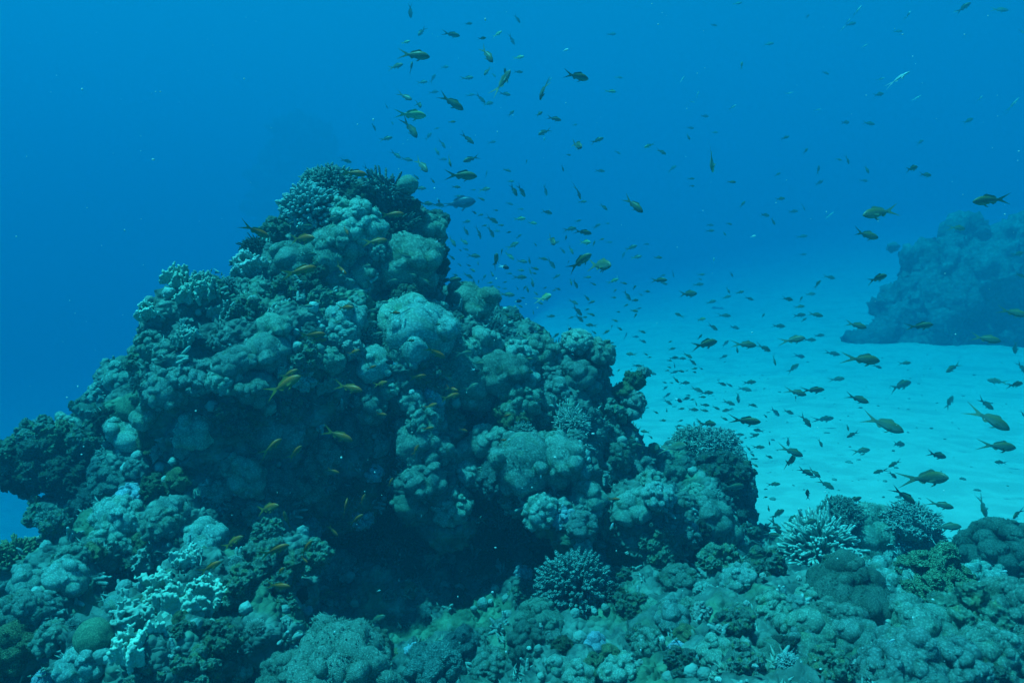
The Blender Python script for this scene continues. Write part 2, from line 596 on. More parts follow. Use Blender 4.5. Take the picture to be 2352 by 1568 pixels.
def brain(seed, m):
    mb = MB()
    v, f = ico(5)
    w = v * (1 + .10 * noise3(v * 1.6 + seed))[:, None]
    g = np.abs(noise3(w * 9 + seed))
    w = w * (1 + .025 * (g - .2))[:, None] * np.array([1, 1, .85])
    mb.add(w, f)
    return mb.mesh("brain_coral", m)

PROTO = {}
for tone in 'gdybw':
    PROTO['L' + tone] = [lobed(s, nl, lr, fl, np_, pb, ph).mesh("lobed_coral", M[tone]) for s, nl, lr, fl, np_, pb, ph in
                         ([(1, 34, .30, .8, 2600, .018, .05), (2, 46, .24, .75, 2600, .018, .05), (3, 22, .38, .85, 2600, .016, .05),
                           (4, 60, .20, .8, 3000, .016, .04), (5, 28, .34, .7, 2600, .018, .055), (6, 16, .46, .9, 2600, .017, .05)]
                          if tone in 'gb' else [(7, 34, .30, .8, 2000, .018, .05), (8, 50, .23, .8, 2000, .018, .045)])]
# fine-grained big domes
PROTO['Dg'] = [lobed(s, 11, .6, .85, 6500, .014, .05, .8).mesh("dome_coral", M['g']) for s in (21, 22, 23)]
PROTO['Dd'] = [lobed(24, 11, .6, .85, 5200, .014, .05, .8).mesh("dome_coral", M['d'])]
PROTO['Bh'] = [branching(s, n, r, fl, fk, kn, -.1, .075, .9).mesh("branching_coral", M['h']) for s, n, r, fl, fk, kn in
               [(31, 150, .048, .85, 4, .5), (32, 170, .043, .8, 4, .45), (33, 130, .052, .9, 4, .55)]]
PROTO['Bd'] = [branching(s, n, r, fl, 3, .2).mesh("branching_coral", M['d']) for s, n, r, fl in [(34, 60, .05, .8), (35, 75, .045, .7)]]
PROTO['By'] = [branching(s, n, r, fl, 3, .3).mesh("branching_coral", M['y']) for s, n, r, fl in [(36, 45, .065, .8)]]
PROTO['Bw'] = [branching(s, n, r, fl, 3, .1, .0, .07, .88).mesh("finger_coral", M['wh']) for s, n, r, fl in [(37, 130, .042, .85), (38, 190, .032, .7)]]
PROTO['Gg'] = [bush(s, 260, .85).mesh("bushy_coral", M['bush']) for s in (41, 42)]
PROTO['Gd'] = [bush(s, 280, .85).mesh("bushy_coral", M['d']) for s in (43, 44)]
PROTO['Gy'] = [bush(s, 260, .7).mesh("bushy_coral", M['y']) for s in (45,)]
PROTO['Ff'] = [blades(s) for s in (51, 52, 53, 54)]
def recolour(me, m):
    c = me.copy()
    c.materials.clear()
    c.materials.append(m)
    return c
PROTO['Lm'] = [recolour(q, M['m']) for q in PROTO['Lg'][:5]]
PROTO['Bm'] = [recolour(q, M['d']) for q in PROTO['Bh']]
PROTO['Fw'] = [recolour(PROTO['Ff'][1], M['w'])]
PROTO['Rg'] = [rubble(s) for s in (61, 62, 63)]
PROTO['Ry'] = [recolour(PROTO['Rg'][1], M['y'])]
PROTO['Rd'] = [recolour(PROTO['Rg'][2], M['rock'])]
PROTO['Rw'] = [recolour(PROTO['Rg'][0], M['w'])]
PROTO['Sg'] = [brain(3, M['g'])]
PROTO['Sy'] = [brain(5, M['s'])]
PROTO['Sb'] = [brain(7, M['b'])]
PROTO['Sw'] = [brain(9, M['ball'])]

# kind+tone, photo x, photo y, radius in photo px [, squash]
CORALS = """
Bh 768 428 46;Bh 722 415 30;Rd 822 452 34;Rd 775 480 44;Bh 716 486 58;Lg 850 432 20;Sg 936 424 24;Bd 885 452 56;Lg 820 518 62;Lg 768 574 50;Rg 642 530 38;Bd 583 567 30;Fw 586 610 44;
Dg 671 602 42;Dg 932 602 58;Lg 862 582 28;Dg 829 634 26;Lg 862 631 22;Rw 938 662 24;Rg 932 686 36;Lg 988 526 28;Rg 941 488 26;Bd 914 530 50;
Lg 818 694 22;Lg 879 712 20;Lg 794 736 42;Lg 780 764 36;Dg 1078 702 50;Lg 1008 716 25;Dg 941 742 56;Dg 966 766 64;Bd 1128 760 38;Rd 990 600 40;
Dg 932 802 36;Lg 1100 790 40;Lg 1066 808 35;Bh 840 774 32;Rw 805 800 28;Lg 1192 815 38;Lg 1245 808 35;Lg 1326 788 33;Lg 1378 810 33;Bw 1372 830 18;
Lg 1329 862 33;Lg 1375 856 23;Lg 1262 868 28;Dg 1150 858 42;Dg 1072 862 50;Dg 1086 905 42;Lg 1206 872 28;Sg 1368 888 14;Ry 1459 876 24;Lg 1478 856 15;
Ly 1435 900 22;Lg 1452 918 25;Lg 1450 946 23;Rg 1403 950 32;Lg 1403 1000 30;Bw 1315 974 40;Lg 1192 925 45;Lg 1270 911 45;Lg 1245 953 36;Ly 1181 953 40;
Lg 1255 1020 30;Dg 1287 1060 50;Dg 1210 1070 56;Lg 946 918 28;Lb 988 911 38;Lg 918 936 16;Sw 946 900 8;Lg 974 960 40;Lg 974 1020 55;Lg 932 992 18;
Lg 900 890 24;Ff 756 880 28;Rg 763 951 18;Lg 1062 1044 36;Lg 1069 1090 40;Lg 1034 1160 45;Lg 974 1108 46;Lg 883 1174 45;Lg 1238 1177 36;Lb 1290 1184 26;
Lg 1352 1142 36;Lg 1333 1208 36;Lg 1466 1076 36;Lg 1519 1080 38;Lg 1498 1108 30;Gg 1600 1022 48;Gg 1652 1024 46;Gg 1676 1046 30;Rd 1662 1095 58;Sy 1502 1028 12;
Ld 1694 1168 36;Lg 1568 1153 26;Lg 1628 1188 44;Lg 1510 1140 34;Lg 1585 1226 26;Rg 1724 1222 20;Bm 1318 1352 82;Bm 1375 1375 48;Lb 1390 1280 20;Lb 1201 1318 20;
Lg 1194 1270 20;Rg 1507 1242 36;Rg 1521 1292 42;Lg 1614 1355 22;Lg 1585 1391 20;Rw 1610 1408 22;Lg 1543 1418 36;Ly 1571 1456 22;Lm 1240 1428 48;Lm 1215 1480 50;
Lg 1265 1474 26;Lg 1422 1540 42;Ry 1365 1537 32;Ry 1297 1490 28;Rg 1713 1522 40;Lg 1831 1388 20;Bw 1884 1262 78;Lm 1950 1385 86;Lg 2025 1350 62;Gg 1965 1330 60;Lg 2075 1345 60;Gg 1929 1182 46;
Gg 2092 1200 56;Gg 2060 1250 58;Lg 1990 1222 54;Gg 1905 1205 46;Lg 2035 1272 58;Gg 2120 1238 48;Lg 1970 1262 50;Ry 2155 1352 84;Lm 2295 1270 78;Lg 1849 1368 22;Lg 2036 1532 60;Rg 2214 1440 90;Lg 2288 1502 62;Lg 2120 1450 66;Lg 2320 1400 66;Lg 2250 1350 60;Lg 2090 1530 70;Lg 2200 1540 70;Lg 1930 1440 60;Lg 1860 1450 56;
Ff 281 1428 62;Ff 337 1412 46;Ff 405 1396 54;Ff 369 1346 46;Ff 312 1486 52;Ff 425 1292 38;Ff 469 1358 44;Ff 337 1288 32;Sy 215 1464 42;Sg 269 1388 26;
Rg 291 1300 26;Sg 247 1300 18;Lg 275 1192 50;Lg 256 1238 42;Lg 150 1330 46;Lg 162 1288 36;Ly 216 1268 22;Lg 372 1200 40;Lg 475 1238 42;By 37 1275 46;
Lg 47 1410 46;Ly 31 1490 60;Lg 119 1466 40;Lg 187 1528 42;Ry 37 1555 26;Rg 500 1475 50;Bw 587 1440 20;Sg 684 1458 13;Sb 703 1400 14;Lm 672 1562 72;
Lm 780 1580 118;Lm 860 1490 42;Lg 776 1466 36;Rg 621 1312 70;Rg 560 1350 50;Lg 762 1305 42;Rg 720 1280 40;
Rg 81 1008 42;Ry 134 1018 46;Rg 20 1050 40;Rd 105 1066 60;Rg 197 1018 40;Rd 40 1082 46;Bh 90 985 26;Rd 150 1095 46;By 40 1030 26;Bd 10 1080 40;Lg 160 985 30;Lg 207 935 32;Lg 228 902 25;Lg 278 866 32;Rg 302 836 20;Sg 278 828 12;
Lg 352 792 36;Lg 380 806 28;Sy 309 936 34;Dg 299 1006 44;Lg 337 958 30;Ff 422 775 32;Lg 387 888 46;Lg 457 866 46;Lg 457 985 42;Dg 538 834 34;
Dg 612 809 44;Lg 432 1030 28;Lg 316 1076 30;Ly 352 1052 28;Ry 373 1126 40;Ly 415 1098 30;Lg 394 1174 36;Dg 633 1000 55;Rg 541 957 42;Rg 661 940 36;
Lg 696 966 14;Lg 738 1056 42;Lg 703 1118 46;Ff 408 644 32;Ff 457 648 27;Ff 440 678 36;Ff 352 714 30;Ff 480 670 28;Ff 411 780 24;Ff 510 724 30;
Rg 577 724 40;Dg 626 758 32;Lg 506 788 22;Rg 657 668 36;Rg 720 640 30;Ry 735 625 24;Rg 740 690 30;Rg 700 830 38;Rw 690 870 28;Ff 650 850 26;
Lg 850 930 40;Ld 800 985 44;Lg 560 1090 46;Lg 500 1130 40;Ld 640 1110 40;Lg 600 1180 36;Lg 1120 1010 36;Ld 1140 1100 40;Lg 1180 1150 34;Ld 960 1230 42;
Lg 520 880 34;Lg 580 900 36;Dg 860 840 36;Lg 760 830 30;Rg 990 850 26;Lg 1010 880 28;Lg 1130 800 30;Lg 1290 830 28;Lg 1420 1040 28;Lg 1450 1170 38;
Rg 1650 1290 44;Lg 1700 1330 34;Rg 1760 1300 38;Lg 1780 1400 40;Rg 1690 1440 44;Lg 1640 1500 38;Rg 1570 1530 40;Lg 1490 1480 38;Rg 1450 1400 36;Lg 1840 1480 50;
Rg 1900 1540 50;Lg 1960 1460 44;Rg 2100 1550 46;Lg 2190 1520 44;Rg 2260 1560 44;Lg 2080 1400 40;Rg 1420 1330 30;Lg 1330 1560 36;Lg 1130 1530 40;Ld 1000 1540 60;
Ld 1060 1480 40;Rg 330 1560 46;Rg 450 1540 50;Lg 100 1390 36;Lg 60 1340 34;Rg 130 1210 36;Ld 190 1150 40;Ld 250 1110 36;Gy 1420 1370 22;Sy 1490 1390 20;Lg 1560 1330 36
"""
CORAL_LIST = []
cnt = {}
KINDNAME = {'L': 'lobed_coral', 'D': 'dome_coral', 'B': 'branching_coral', 'G': 'bushy_coral', 'F': 'fire_coral', 'R': 'encrusted_coral_head', 'S': 'boulder_coral'}
for item in CORALS.replace("\n", "").split(";"):
    w = item.split()
    if len(w) < 4:
        continue
    code, px, py, rp = w[0], float(w[1]), float(w[2]), float(w[3])
    p, n, d = hit(px, py + rp * .25)
    r = rp * d / F * 1.08
    meshes = PROTO[code]
    k = cnt.get(code, 0)
    cnt[code] = k + 1
    name = KINDNAME[code[0]] if code != 'Bw' else 'finger_coral'
    o = link(name, meshes[k % len(meshes)])
    zax = Vector(n * .55 + np.array([0, -.12, .6])).normalized()
    ROTM = zax.to_track_quat('Z', 'Y').to_matrix().to_4x4() @ Matrix.Rotation(rnd.uniform(0, 6.28), 4, 'Z')
    cpos = P(px, py, d + r * .15)
    o.matrix_world = Matrix.Translation(cpos) @ ROTM @ Matrix.Diagonal((r * rnd.uniform(.93, 1.1), r * rnd.uniform(.93, 1.1), r * rnd.uniform(.9, 1.08), 1))
    CORAL_LIST.append((o, code, px, py, rp))
# more colonies wherever bare rock would show between those placed above
def filler(want):
    P3 = [(np.array(o.location), max(o.scale)) for o, *_ in CORAL_LIST]
    C = np.array([p for p, r in P3])
    R = np.array([r for p, r in P3])
    rng = random.Random(77)
    made, tries = 0, 0
    while made < want and tries < 6000:
        tries += 1
        px, py = rng.uniform(0, 2352), rng.uniform(380, 1568)
        loc, nor, idx, dist = TREE.ray_cast(Vector(EYE), ray(px, py).normalized(), 12)
        if loc is None:
            continue
        d = pix(loc)[2]
        rp = rng.uniform(17, 36)
        r = rp * d / F
        c = np.array(P(px, py, d + r * .45))
        dist = np.linalg.norm(C - c, axis=1)
        if (dist < .72 * (R + r)).any():
            continue
        code = rng.choice(['Lg', 'Lg', 'Lg', 'Dg', 'Ld', 'Rg', 'Rg', 'Ly', 'Lb', 'Bd', 'Ff', 'Bh', 'Rd'])
        ms = PROTO[code]
        o = link(KINDNAME[code[0]], rng.choice(ms))
        z = Vector(np.array(nor) * .7 + np.array([0, -.1, .45])).normalized()
        o.matrix_world = Matrix.Translation(c) @ z.to_track_quat('Z', 'Y').to_matrix().to_4x4() @ Matrix.Rotation(rng.uniform(0, 6.28), 4, 'Z') @ Matrix.Diagonal((r, r * rng.uniform(.85, 1.2), r * rng.uniform(.85, 1.15), 1))
        CORAL_LIST.append((o, code, px, py, rp))
        C = np.vstack([C, c])
        R = np.append(R, r)
        made += 1
filler(130)

# ------------------------------------------------------------------ knobs, tufts and crusts too many to count, all over the rock
def coral_growth():
    V, Nn = arrays(ROCK.data)
    mb = MB()
    seen = (Nn @ (EYE - V.mean(0)) > -9) & (V[:, 1] < 4.9) & (V[:, 2] > -.9) & (Nn[:, 2] > -.5)
    idx = np.flatnonzero(seen)
    near = np.array([pix(v)[2] for v in V[idx]])
    wgt = 1 / np.clip(near, 1.5, 5)
    pick = RNG.choice(idx, 5200, replace=False, p=wgt / wgt.sum())
    patch = noise3(V[pick] * 3.3)
    for i, pt in zip(pick, patch):
        c, n = V[i], Nn[i]
        t = RNG.random()
        if pt > .12:                                     # knobbly crust
            r = RNG.uniform(.008, .026)
            v, f = ico(2)
            w = v * (1 + .35 * noise3(v * 2 + c * 50))[:, None] * r
            mb.add(w + c + n * r * .3, f, RNG.uniform(0, .8))
        elif pt > -.1:                                   # little cluster of stubby fingers
            for k in range(4):
                d = n + RNG.normal(size=3) * .55
                d /= np.linalg.norm(d)
                L = RNG.uniform(.015, .045)
                b = c + RNG.normal(size=3) * .008
                tube(mb, [b - d * .01, b + d * L * .6, b + d * L], [.007, .0075, .0045], 5, (0, 1))
        else:                                            # tuft
            for k in range(7):
                d = n + RNG.normal(size=3) * .6
                d /= np.linalg.norm(d)
                L = RNG.uniform(.012, .035)
                b = c + RNG.normal(size=3) * .010
                s = np.cross(d, RNG.normal(size=3))
                s /= np.linalg.norm(s)
                u = np.cross(d, s)
                v = np.stack([b + s * .005, b - s * .003 + u * .004, b - s * .003 - u * .004, b + d * L])
                mb.add(v, np.array([[0, 1, 3], [1, 2, 3], [2, 0, 3]]), np.array([0, 0, 0, .7]))
    o = mb.build("coral_growth", M['growth'])
    tag(o, "short knobs and tufts of growth crusting the reef rock", "growth", kind="stuff")
M['growth'] = mat("crust", (.12, .23, .19), (.29, .42, .35), 6, .5, .006, 120, tip=(.34, .48, .42), c3=(.2, .29, .2))
coral_growth()

# small round pale knobs sitting on the reef flat
KNOBS = """1752 1322 9;1790 1334 8;1835 1328 8;1760 1312 6;1590 1240 7;1516 1455 8;1521 1468 8;1433 1492 8;1470 1520 9;1450 1470 6;1651 1440 9;1690 1460 9;1716 1475 8;1743 1470 8;
1770 1485 9;1768 1510 8;1735 1530 8;1745 1552 8;1650 1560 9;1680 1520 7;1240 1440 10;1236 1513 10;1215 1488 6;1300 1440 7;1966 1522 9;1993 1515 8;1980 1500 7;2038 1510 7;1715 1385 8;1820 1405 7;
946 901 8;935 912 6;1430 1575 7;1470 1585 8;2230 1480 6;1890 1360 6;1440 1270 6;1560 1285 7"""
KN = []
for it in KNOBS.replace("\n", "").split(";")[::2]:
    x, y, r = map(float, it.split())
    p, n, d = hit(x, y)
    d2 = d - .06
    o = link("white_knob_coral", PROTO['Lw'][len(KN) % 2])
    o.location = P(x, y, d2)
    o.rotation_euler = (rnd.uniform(-.4, .4), rnd.uniform(-.4, .4), rnd.uniform(0, 6))
    rr = .85 * r * d2 / F
    o.scale = (rr * rnd.uniform(.9, 1.2), rr * rnd.uniform(.9, 1.2), rr * rnd.uniform(.9, 1.3))
    KN.append((o, x, y))

def debris():
    mb = MB()
    n = 0
    while n < 520:
        y = 3.6 + 13 * RNG.random() ** 1.5
        x = RNG.uniform(-.05, .75) * y
        if TREE.ray_cast(Vector((x, y, 3)), Vector((0, 0, -1)))[0] is not None or noise3(np.array([[x * .5, y * .5, 3.0]]))[0] < -.15:
            continue
        z = float(sea_floor_z(np.array([x]), np.array([y]))[0])
        v, f = ico(2)
        r = min(.007 * np.exp(RNG.normal() * .6), .02)
        w = v * (1 + .4 * noise3(v * 1.7 + n))[:, None] * r * np.array([RNG.uniform(1, 2.2), RNG.uniform(.8, 1.4), .7])
        a = RNG.uniform(0, 3.1)
        w = w @ np.array([[math.cos(a), math.sin(a), 0], [-math.sin(a), math.cos(a), 0], [0, 0, 1]])
        mb.add(w + np.array([x, y, z + r * .1]), f)
        n += 1
    tag(mb.build("coral_debris", M['growth']), "dark crumbs of dead coral strewn over the sand", "debris", kind="stuff")
debris()

# ------------------------------------------------------------------ outcrops far off in the blue
def outcrop(name, lumps, seed, label):
    mb = MB()
    rng = np.random.default_rng(seed)
    for px, py, d, r in lumps:
        R = r * d / F
        c = P(px, py, d)
        blob(mb, c, R, 4, (1, .9, 1), .25)
        for q in fib(22, -.3, 1.2, rng):
            blob(mb, c + q * R * .92, R * rng.uniform(.14, .34), 3, (1, 1, 1), .25)
    D = lumps[0][2]
    me = remesh(mb, .012 * D / 3, [(.03 * D, 1.2, 0), (.010 * D, 3, 1), (.006 * D, 7, 1), (.003 * D, 15, 0)], M['far'], name, 1)
    return tag(link(name, me), label, "outcrop")
M['far'] = mat("far_coral", (.05, .09, .08), (.10, .155, .14), 1.5, .4, .05, 12)
outcrop("coral_outcrop", [(2225, 702, 16.8, 130), (2115, 732, 16.8, 100), (2110, 634, 16.8, 55), (2175, 604, 16.9, 50), (2270, 602, 17.2, 70), (2340, 612, 17.6, 90), (2340, 732, 16.9, 120),
         (2050, 774, 16.5, 45), (2420, 672, 17.6, 130), (2005, 828, 16.2, 14), (2120, 840, 16.0, 20), (2185, 844, 16.0, 14), (2245, 836, 16.1, 20), (2330, 828, 16.2, 22), (2040, 572, 17, 16), (2230, 560, 17.2, 34), (2085, 802, 16.4, 55), (2160, 808, 16.4, 70), (2280, 798, 16.5, 70)], 3, "big hazy coral outcrop rising from the sand at far right")
outcrop("coral_outcrop", [(1800, 785, 23, 30), (1840, 795, 23, 22), (1770, 795, 23, 18)], 5, "faint low coral mound on sand left of the big outcrop")
outcrop("coral_outcrop", [(1640, 745, 27, 20), (1660, 752, 27, 16)], 6, "tiny barely visible coral lump in mid-distance above the sand")
outcrop("coral_outcrop", [(1985, 812, 16.5, 24), (1950, 820, 16.5, 18)], 8, "small blurred coral lump at left foot of the big outcrop")

outcrop("rock_tower", [(690, 340, 53, 55), (668, 400, 53, 60), (715, 420, 53, 62), (680, 480, 53, 80), (710, 520, 53, 80), (690, 600, 53, 100), (690, 700, 53, 120), (690, 840, 53, 150)], 9, "barely visible dark rock tower in blue water behind pinnacle")

# ------------------------------------------------------------------ fish (nose at +x .5, tail tips at -x .5, length 1)
def fishmat(name, back, side, belly, rough=.45):
    m = bpy.data.materials.new(name)
    m.use_nodes = True
    nt = m.node_tree
    N, L = nt.nodes, nt.links
    b = N["Principled BSDF"]
    b.inputs["Roughness"].default_value = rough
    b.inputs["Specular IOR Level"].default_value = .3
    tc = N.new("ShaderNodeTexCoord")
    sp = N.new("ShaderNodeSeparateXYZ")
    L.new(tc.outputs["Object"], sp.inputs[0])
    mr = N.new("ShaderNodeMapRange")
    mr.inputs["From Min"].default_value = -.12
    mr.inputs["From Max"].default_value = .13
    L.new(sp.outputs["Z"], mr.inputs["Value"])
    rp = N.new("ShaderNodeValToRGB")
    e = rp.color_ramp.elements
    e[0].position, e[0].color = .18, (*belly, 1)
    e[1].position, e[1].color = .92, (*back, 1)
    k = e.new(.55)
    k.color = (*side, 1)
    L.new(mr.outputs[0], rp.inputs[0])
    vo = N.new("ShaderNodeTexVoronoi")          # scales
    vo.inputs["Scale"].default_value = 38
    L.new(tc.outputs["Object"], vo.inputs["Vector"])
    mx = N.new("ShaderNodeMix")
    mx.data_type = 'RGBA'
    mx.blend_type = 'MULTIPLY'
    mx.inputs[0].default_value = .45
    L.new(rp.outputs[0], mx.inputs[6])
    r2 = N.new("ShaderNodeMapRange")
    r2.inputs["From Max"].default_value = .6
    r2.inputs["To Min"].default_value = 1.15
    r2.inputs["To Max"].default_value = .5
    L.new(vo.outputs["Distance"], r2.inputs["Value"])
    L.new(r2.outputs[0], mx.inputs[7])
    L.new(mx.outputs[2], b.inputs["Base Color"])
    return m

def plain(name, c, rough=.6, trans=0.0):
    m = bpy.data.materials.new(name)
    m.use_nodes = True
    b = m.node_tree.nodes["Principled BSDF"]
    b.inputs["Base Color"].default_value = (*c, 1)
    b.inputs["Roughness"].default_value = rough
    nz = m.node_tree.nodes.new("ShaderNodeTexNoise")
    nz.inputs["Scale"].default_value = 30
    mr = m.node_tree.nodes.new("ShaderNodeMix")
    mr.data_type = 'RGBA'
    mr.inputs[6].default_value = (*[x * .7 for x in c], 1)
    mr.inputs[7].default_value = (*[min(1, x * 1.2) for x in c], 1)
    m.node_tree.links.new(nz.outputs["Fac"], mr.inputs[0])
    m.node_tree.links.new(mr.outputs[2], b.inputs["Base Color"])
    return m

FM = {'g': fishmat("fish_green", (.11, .13, .06), (.085, .15, .12), (.20, .29, .25)),
      'o': fishmat("fish_orange", (.85, .125, .01), (.34, .115, .02), (.20, .18, .07)),
      'p': fishmat("fish_pale", (.32, .40, .16), (.30, .42, .28), (.45, .55, .42)),
      's': fishmat("fish_silver", (.22, .32, .31), (.48, .58, .56), (.55, .65, .63), .4),
      'w': fishmat("fish_white", (.7, .75, .7), (.8, .85, .8), (.85, .9, .85)),
      'k': fishmat("fish_blue", (.02, .05, .10), (.03, .06, .12), (.05, .09, .14))}
FINM = {'g': plain("fin_green", (.12, .19, .13)), 'o': plain("fin_yellow", (.34, .17, .02)), 'p': plain("fin_pale", (.3, .4, .22)),
        's': plain("fin_silver", (.5, .6, .58)), 'w': plain("fin_white", (.75, .8, .78)), 'k': plain("fin_blue", (.03, .07, .12)), 'b': plain("fin_black", (.015, .02, .025))}
EYEM = plain("fish_eye", (.01, .012, .015), .2)
def bicolour():
    m = bpy.data.materials.new("fish_half_black")
    m.use_nodes = True
    N, L = m.node_tree.nodes, m.node_tree.links
    tc = N.new("ShaderNodeTexCoord")
    sp = N.new("ShaderNodeSeparateXYZ")
    L.new(tc.outputs["Object"], sp.inputs[0])
    rp = N.new("ShaderNodeValToRGB")
    e = rp.color_ramp.elements
    e[0].position, e[0].color = .39, (.8, .85, .82, 1)
    e[1].position, e[1].color = .43, (.012, .014, .018, 1)
    mr = N.new("ShaderNodeMapRange")
    mr.inputs["From Min"].default_value = -.5
    mr.inputs["From Max"].default_value = .5
    L.new(sp.outputs["X"], mr.inputs["Value"])
    L.new(mr.outputs[0], rp.inputs[0])
    L.new(rp.outputs[0], N["Principled BSDF"].inputs["Base Color"])
    return m
FM['b'] = bicolour()

TT = np.array([0, .04, .12, .22, .34, .48, .62, .76, .88, 1.0])
UPZ = np.array([.004, .040, .078, .106, .120, .118, .098, .068, .043, .034])
LOZ = np.array([-.014, -.038, -.068, -.094, -.110, -.108, -.088, -.060, -.040, -.033])
WID = np.array([.004, .026, .044, .056, .062, .058, .044, .027, .015, .009])

def fish_parts(kind, bend, deep=1.0, slim=1.0, fork=1.0):
    """returns {part: MB}"""
    out = {}
    def curve(mb):
        for i, v in enumerate(mb.v):
            x = np.minimum(v[:, 0] - .25, 0)
            mb.v[i] = v + np.stack([-.35 * abs(bend) * x * x, bend * x * x, 0 * x], 1)
        return mb
    t = np.linspace(0, 1, 20) ** 1.15
    up, lo, wd = np.interp(t, TT, UPZ) * deep * slim, np.interp(t, TT, LOZ) * deep * slim, np.interp(t, TT, WID) * slim
    x = .5 - .72 * t
    s = 12
    th = np.arange(s) * 2 * math.pi / s
    mid, hh = (up + lo) / 2, (up - lo) / 2
    v = np.stack([np.repeat(x[:, None], s, 1), wd[:, None] * np.sin(th)[None], mid[:, None] + hh[:, None] * np.cos(th)[None]], -1).reshape(-1, 3)
    i = np.arange(19)[:, None] * s
    k = np.arange(s)[None]
    k2 = (k + 1) % s
    q = np.stack([i + k, i + k2, i + s + k2, i + s + k], -1).reshape(-1, 4)
    mb = MB()
    mb.add(v, q)
    mb.add(np.concatenate([v[:s], [[.506, 0, -.005]]]), np.array([[j, s, (j + 1) % s] for j in range(s)]))
    out['body'] = curve(mb)
    def sheet(pts, faces, th=.004):
        p = np.asarray(pts, float)
        p = np.stack([p[:, 0], np.zeros(len(p)), p[:, 1]], 1)
        m2 = MB()
        n = len(p)
        f = np.asarray(faces)
        m2.add(np.concatenate([p + [0, th, 0], p - [0, th, 0]]), np.concatenate([f, f[:, ::-1] + n]))
        return m2
    z = .034 * deep * slim
    fk = fork
    out['tail_fin'] = curve(sheet([(-.19, z), (-.28, .062 * fk + .01), (-.39, .112 * fk), (-.54, .178 * fk), (-.40, .082 * fk), (-.30, .016),
                                   (-.19, -z), (-.28, -.062 * fk - .01), (-.39, -.112 * fk), (-.54, -.178 * fk), (-.40, -.082 * fk), (-.30, -.016)],
                                  [[0, 1, 5], [1, 2, 4], [1, 4, 5], [2, 3, 4], [6, 11, 7], [7, 10, 8], [7, 11, 10], [8, 10, 9], [0, 5, 11], [0, 11, 6]]))
    a = np.linspace(0, 1, 9)
    xb = .24 - .36 * a
    zb = np.interp((.5 - xb) / .72, TT, UPZ) * deep * slim - .006
    ht = np.array([.012, .05, .058, .05, .046, .046, .05, .045, .012]) * (.6 + .4 * deep)
    pts = [(xx, zz) for xx, zz in zip(xb, zb)] + [(xx - .02, zz + h) for xx, zz, h in zip(xb, zb, ht)]
    out['dorsal_fin'] = curve(sheet(pts, [[j, j + 1, j + 10] for j in range(8)] + [[j, j + 10, j + 9] for j in range(8)]))
    a = np.linspace(0, 1, 5)
    xb = -.0 - .13 * a
    zb = np.interp((.5 - xb) / .72, TT, LOZ) * deep * slim + .006
    ht = np.array([.01, .055, .055, .04, .012])
    pts = [(xx, zz) for xx, zz in zip(xb, zb)] + [(xx - .025, zz - h) for xx, zz, h in zip(xb, zb, ht)]
    out['anal_fin'] = curve(sheet(pts, [[j, j + 6, j + 1] for j in range(4)] + [[j, j + 5, j + 6] for j in range(4)]))
    for nm, sd in (('pelvic_fin', 1), ('pelvic_fin', -1)):
        m2 = MB()
        p = np.array([(.20, .012 * sd, -.098 * deep * slim), (.15, .02 * sd, -.104 * deep * slim), (.07, .045 * sd, -.165 * deep * slim), (.13, .03 * sd, -.150 * deep * slim)])
        m2.add(np.concatenate([p, p + [0, .004, 0]]), np.array([[0, 1, 2], [0, 2, 3], [4, 6, 5], [4, 7, 6]]))
        out[nm + str(sd)] = curve(m2)
        m2 = MB()
        p = np.array([(.235, .055 * sd * slim, -.02), (.225, .056 * sd * slim, -.05), (.12, .085 * sd, -.085), (.10, .09 * sd, -.05), (.14, .08 * sd, -.02)])
        m2.add(np.concatenate([p, p + [0, .004, 0]]), np.array([[0, 1, 2], [0, 2, 3], [0, 3, 4], [5, 7, 6], [5, 8, 7], [5, 9, 8]]))
        out['pectoral_fin' + str(sd)] = curve(m2)
        m2 = MB()
        vv, ff = ico(2)
        m2.add(vv * np.array([.017, .008, .017]) + np.array([.415, sd * (.034 * slim), .022 * deep]), ff)
        out['eye' + str(sd)] = curve(m2)
    return out

FISH = {}
for kind, deep, slim, fork in (('g', 1.15, 1.0, 1.0), ('o', 1.0, 1.0, 1.05), ('p', 1.1, 1.0, .8), ('s', .62, .75, .55), ('w', 1.3, 1.0, .6), ('b', 1.55, 1.0, .8), ('k', 1.25, 1.1, .45)):
    for bend in (0.0, .32, -.32):
        parts = fish_parts(kind, bend, deep, slim, fork)
        pm = {n: mb.mesh(n.rstrip('-1'), EYEM if n[0] == 'e' else (FM[kind] if n == 'body' else FINM[kind])) for n, mb in parts.items()}
        if kind == 'b':
            for n in pm:
                if n in ('tail_fin',):
                    pm[n].materials[0] = FINM['w']
                elif n[0] != 'e' and n != 'body':
                    pm[n].materials[0] = FINM['b']
        # the whole fish as one mesh, for those too small to show parts
        one = MB()
        for n, mb in parts.items():
            if n[0] != 'e':
                for vv in mb.v:
                    pass
                base = one.n
                one.v += mb.v; one.a += mb.a
                one.t += [f + base for f in mb.t]; one.q += [f + base for f in mb.q]
                one.n += mb.n
        FISH[kind, bend] = (pm, one.mesh("small_fish", FM[kind]), one)

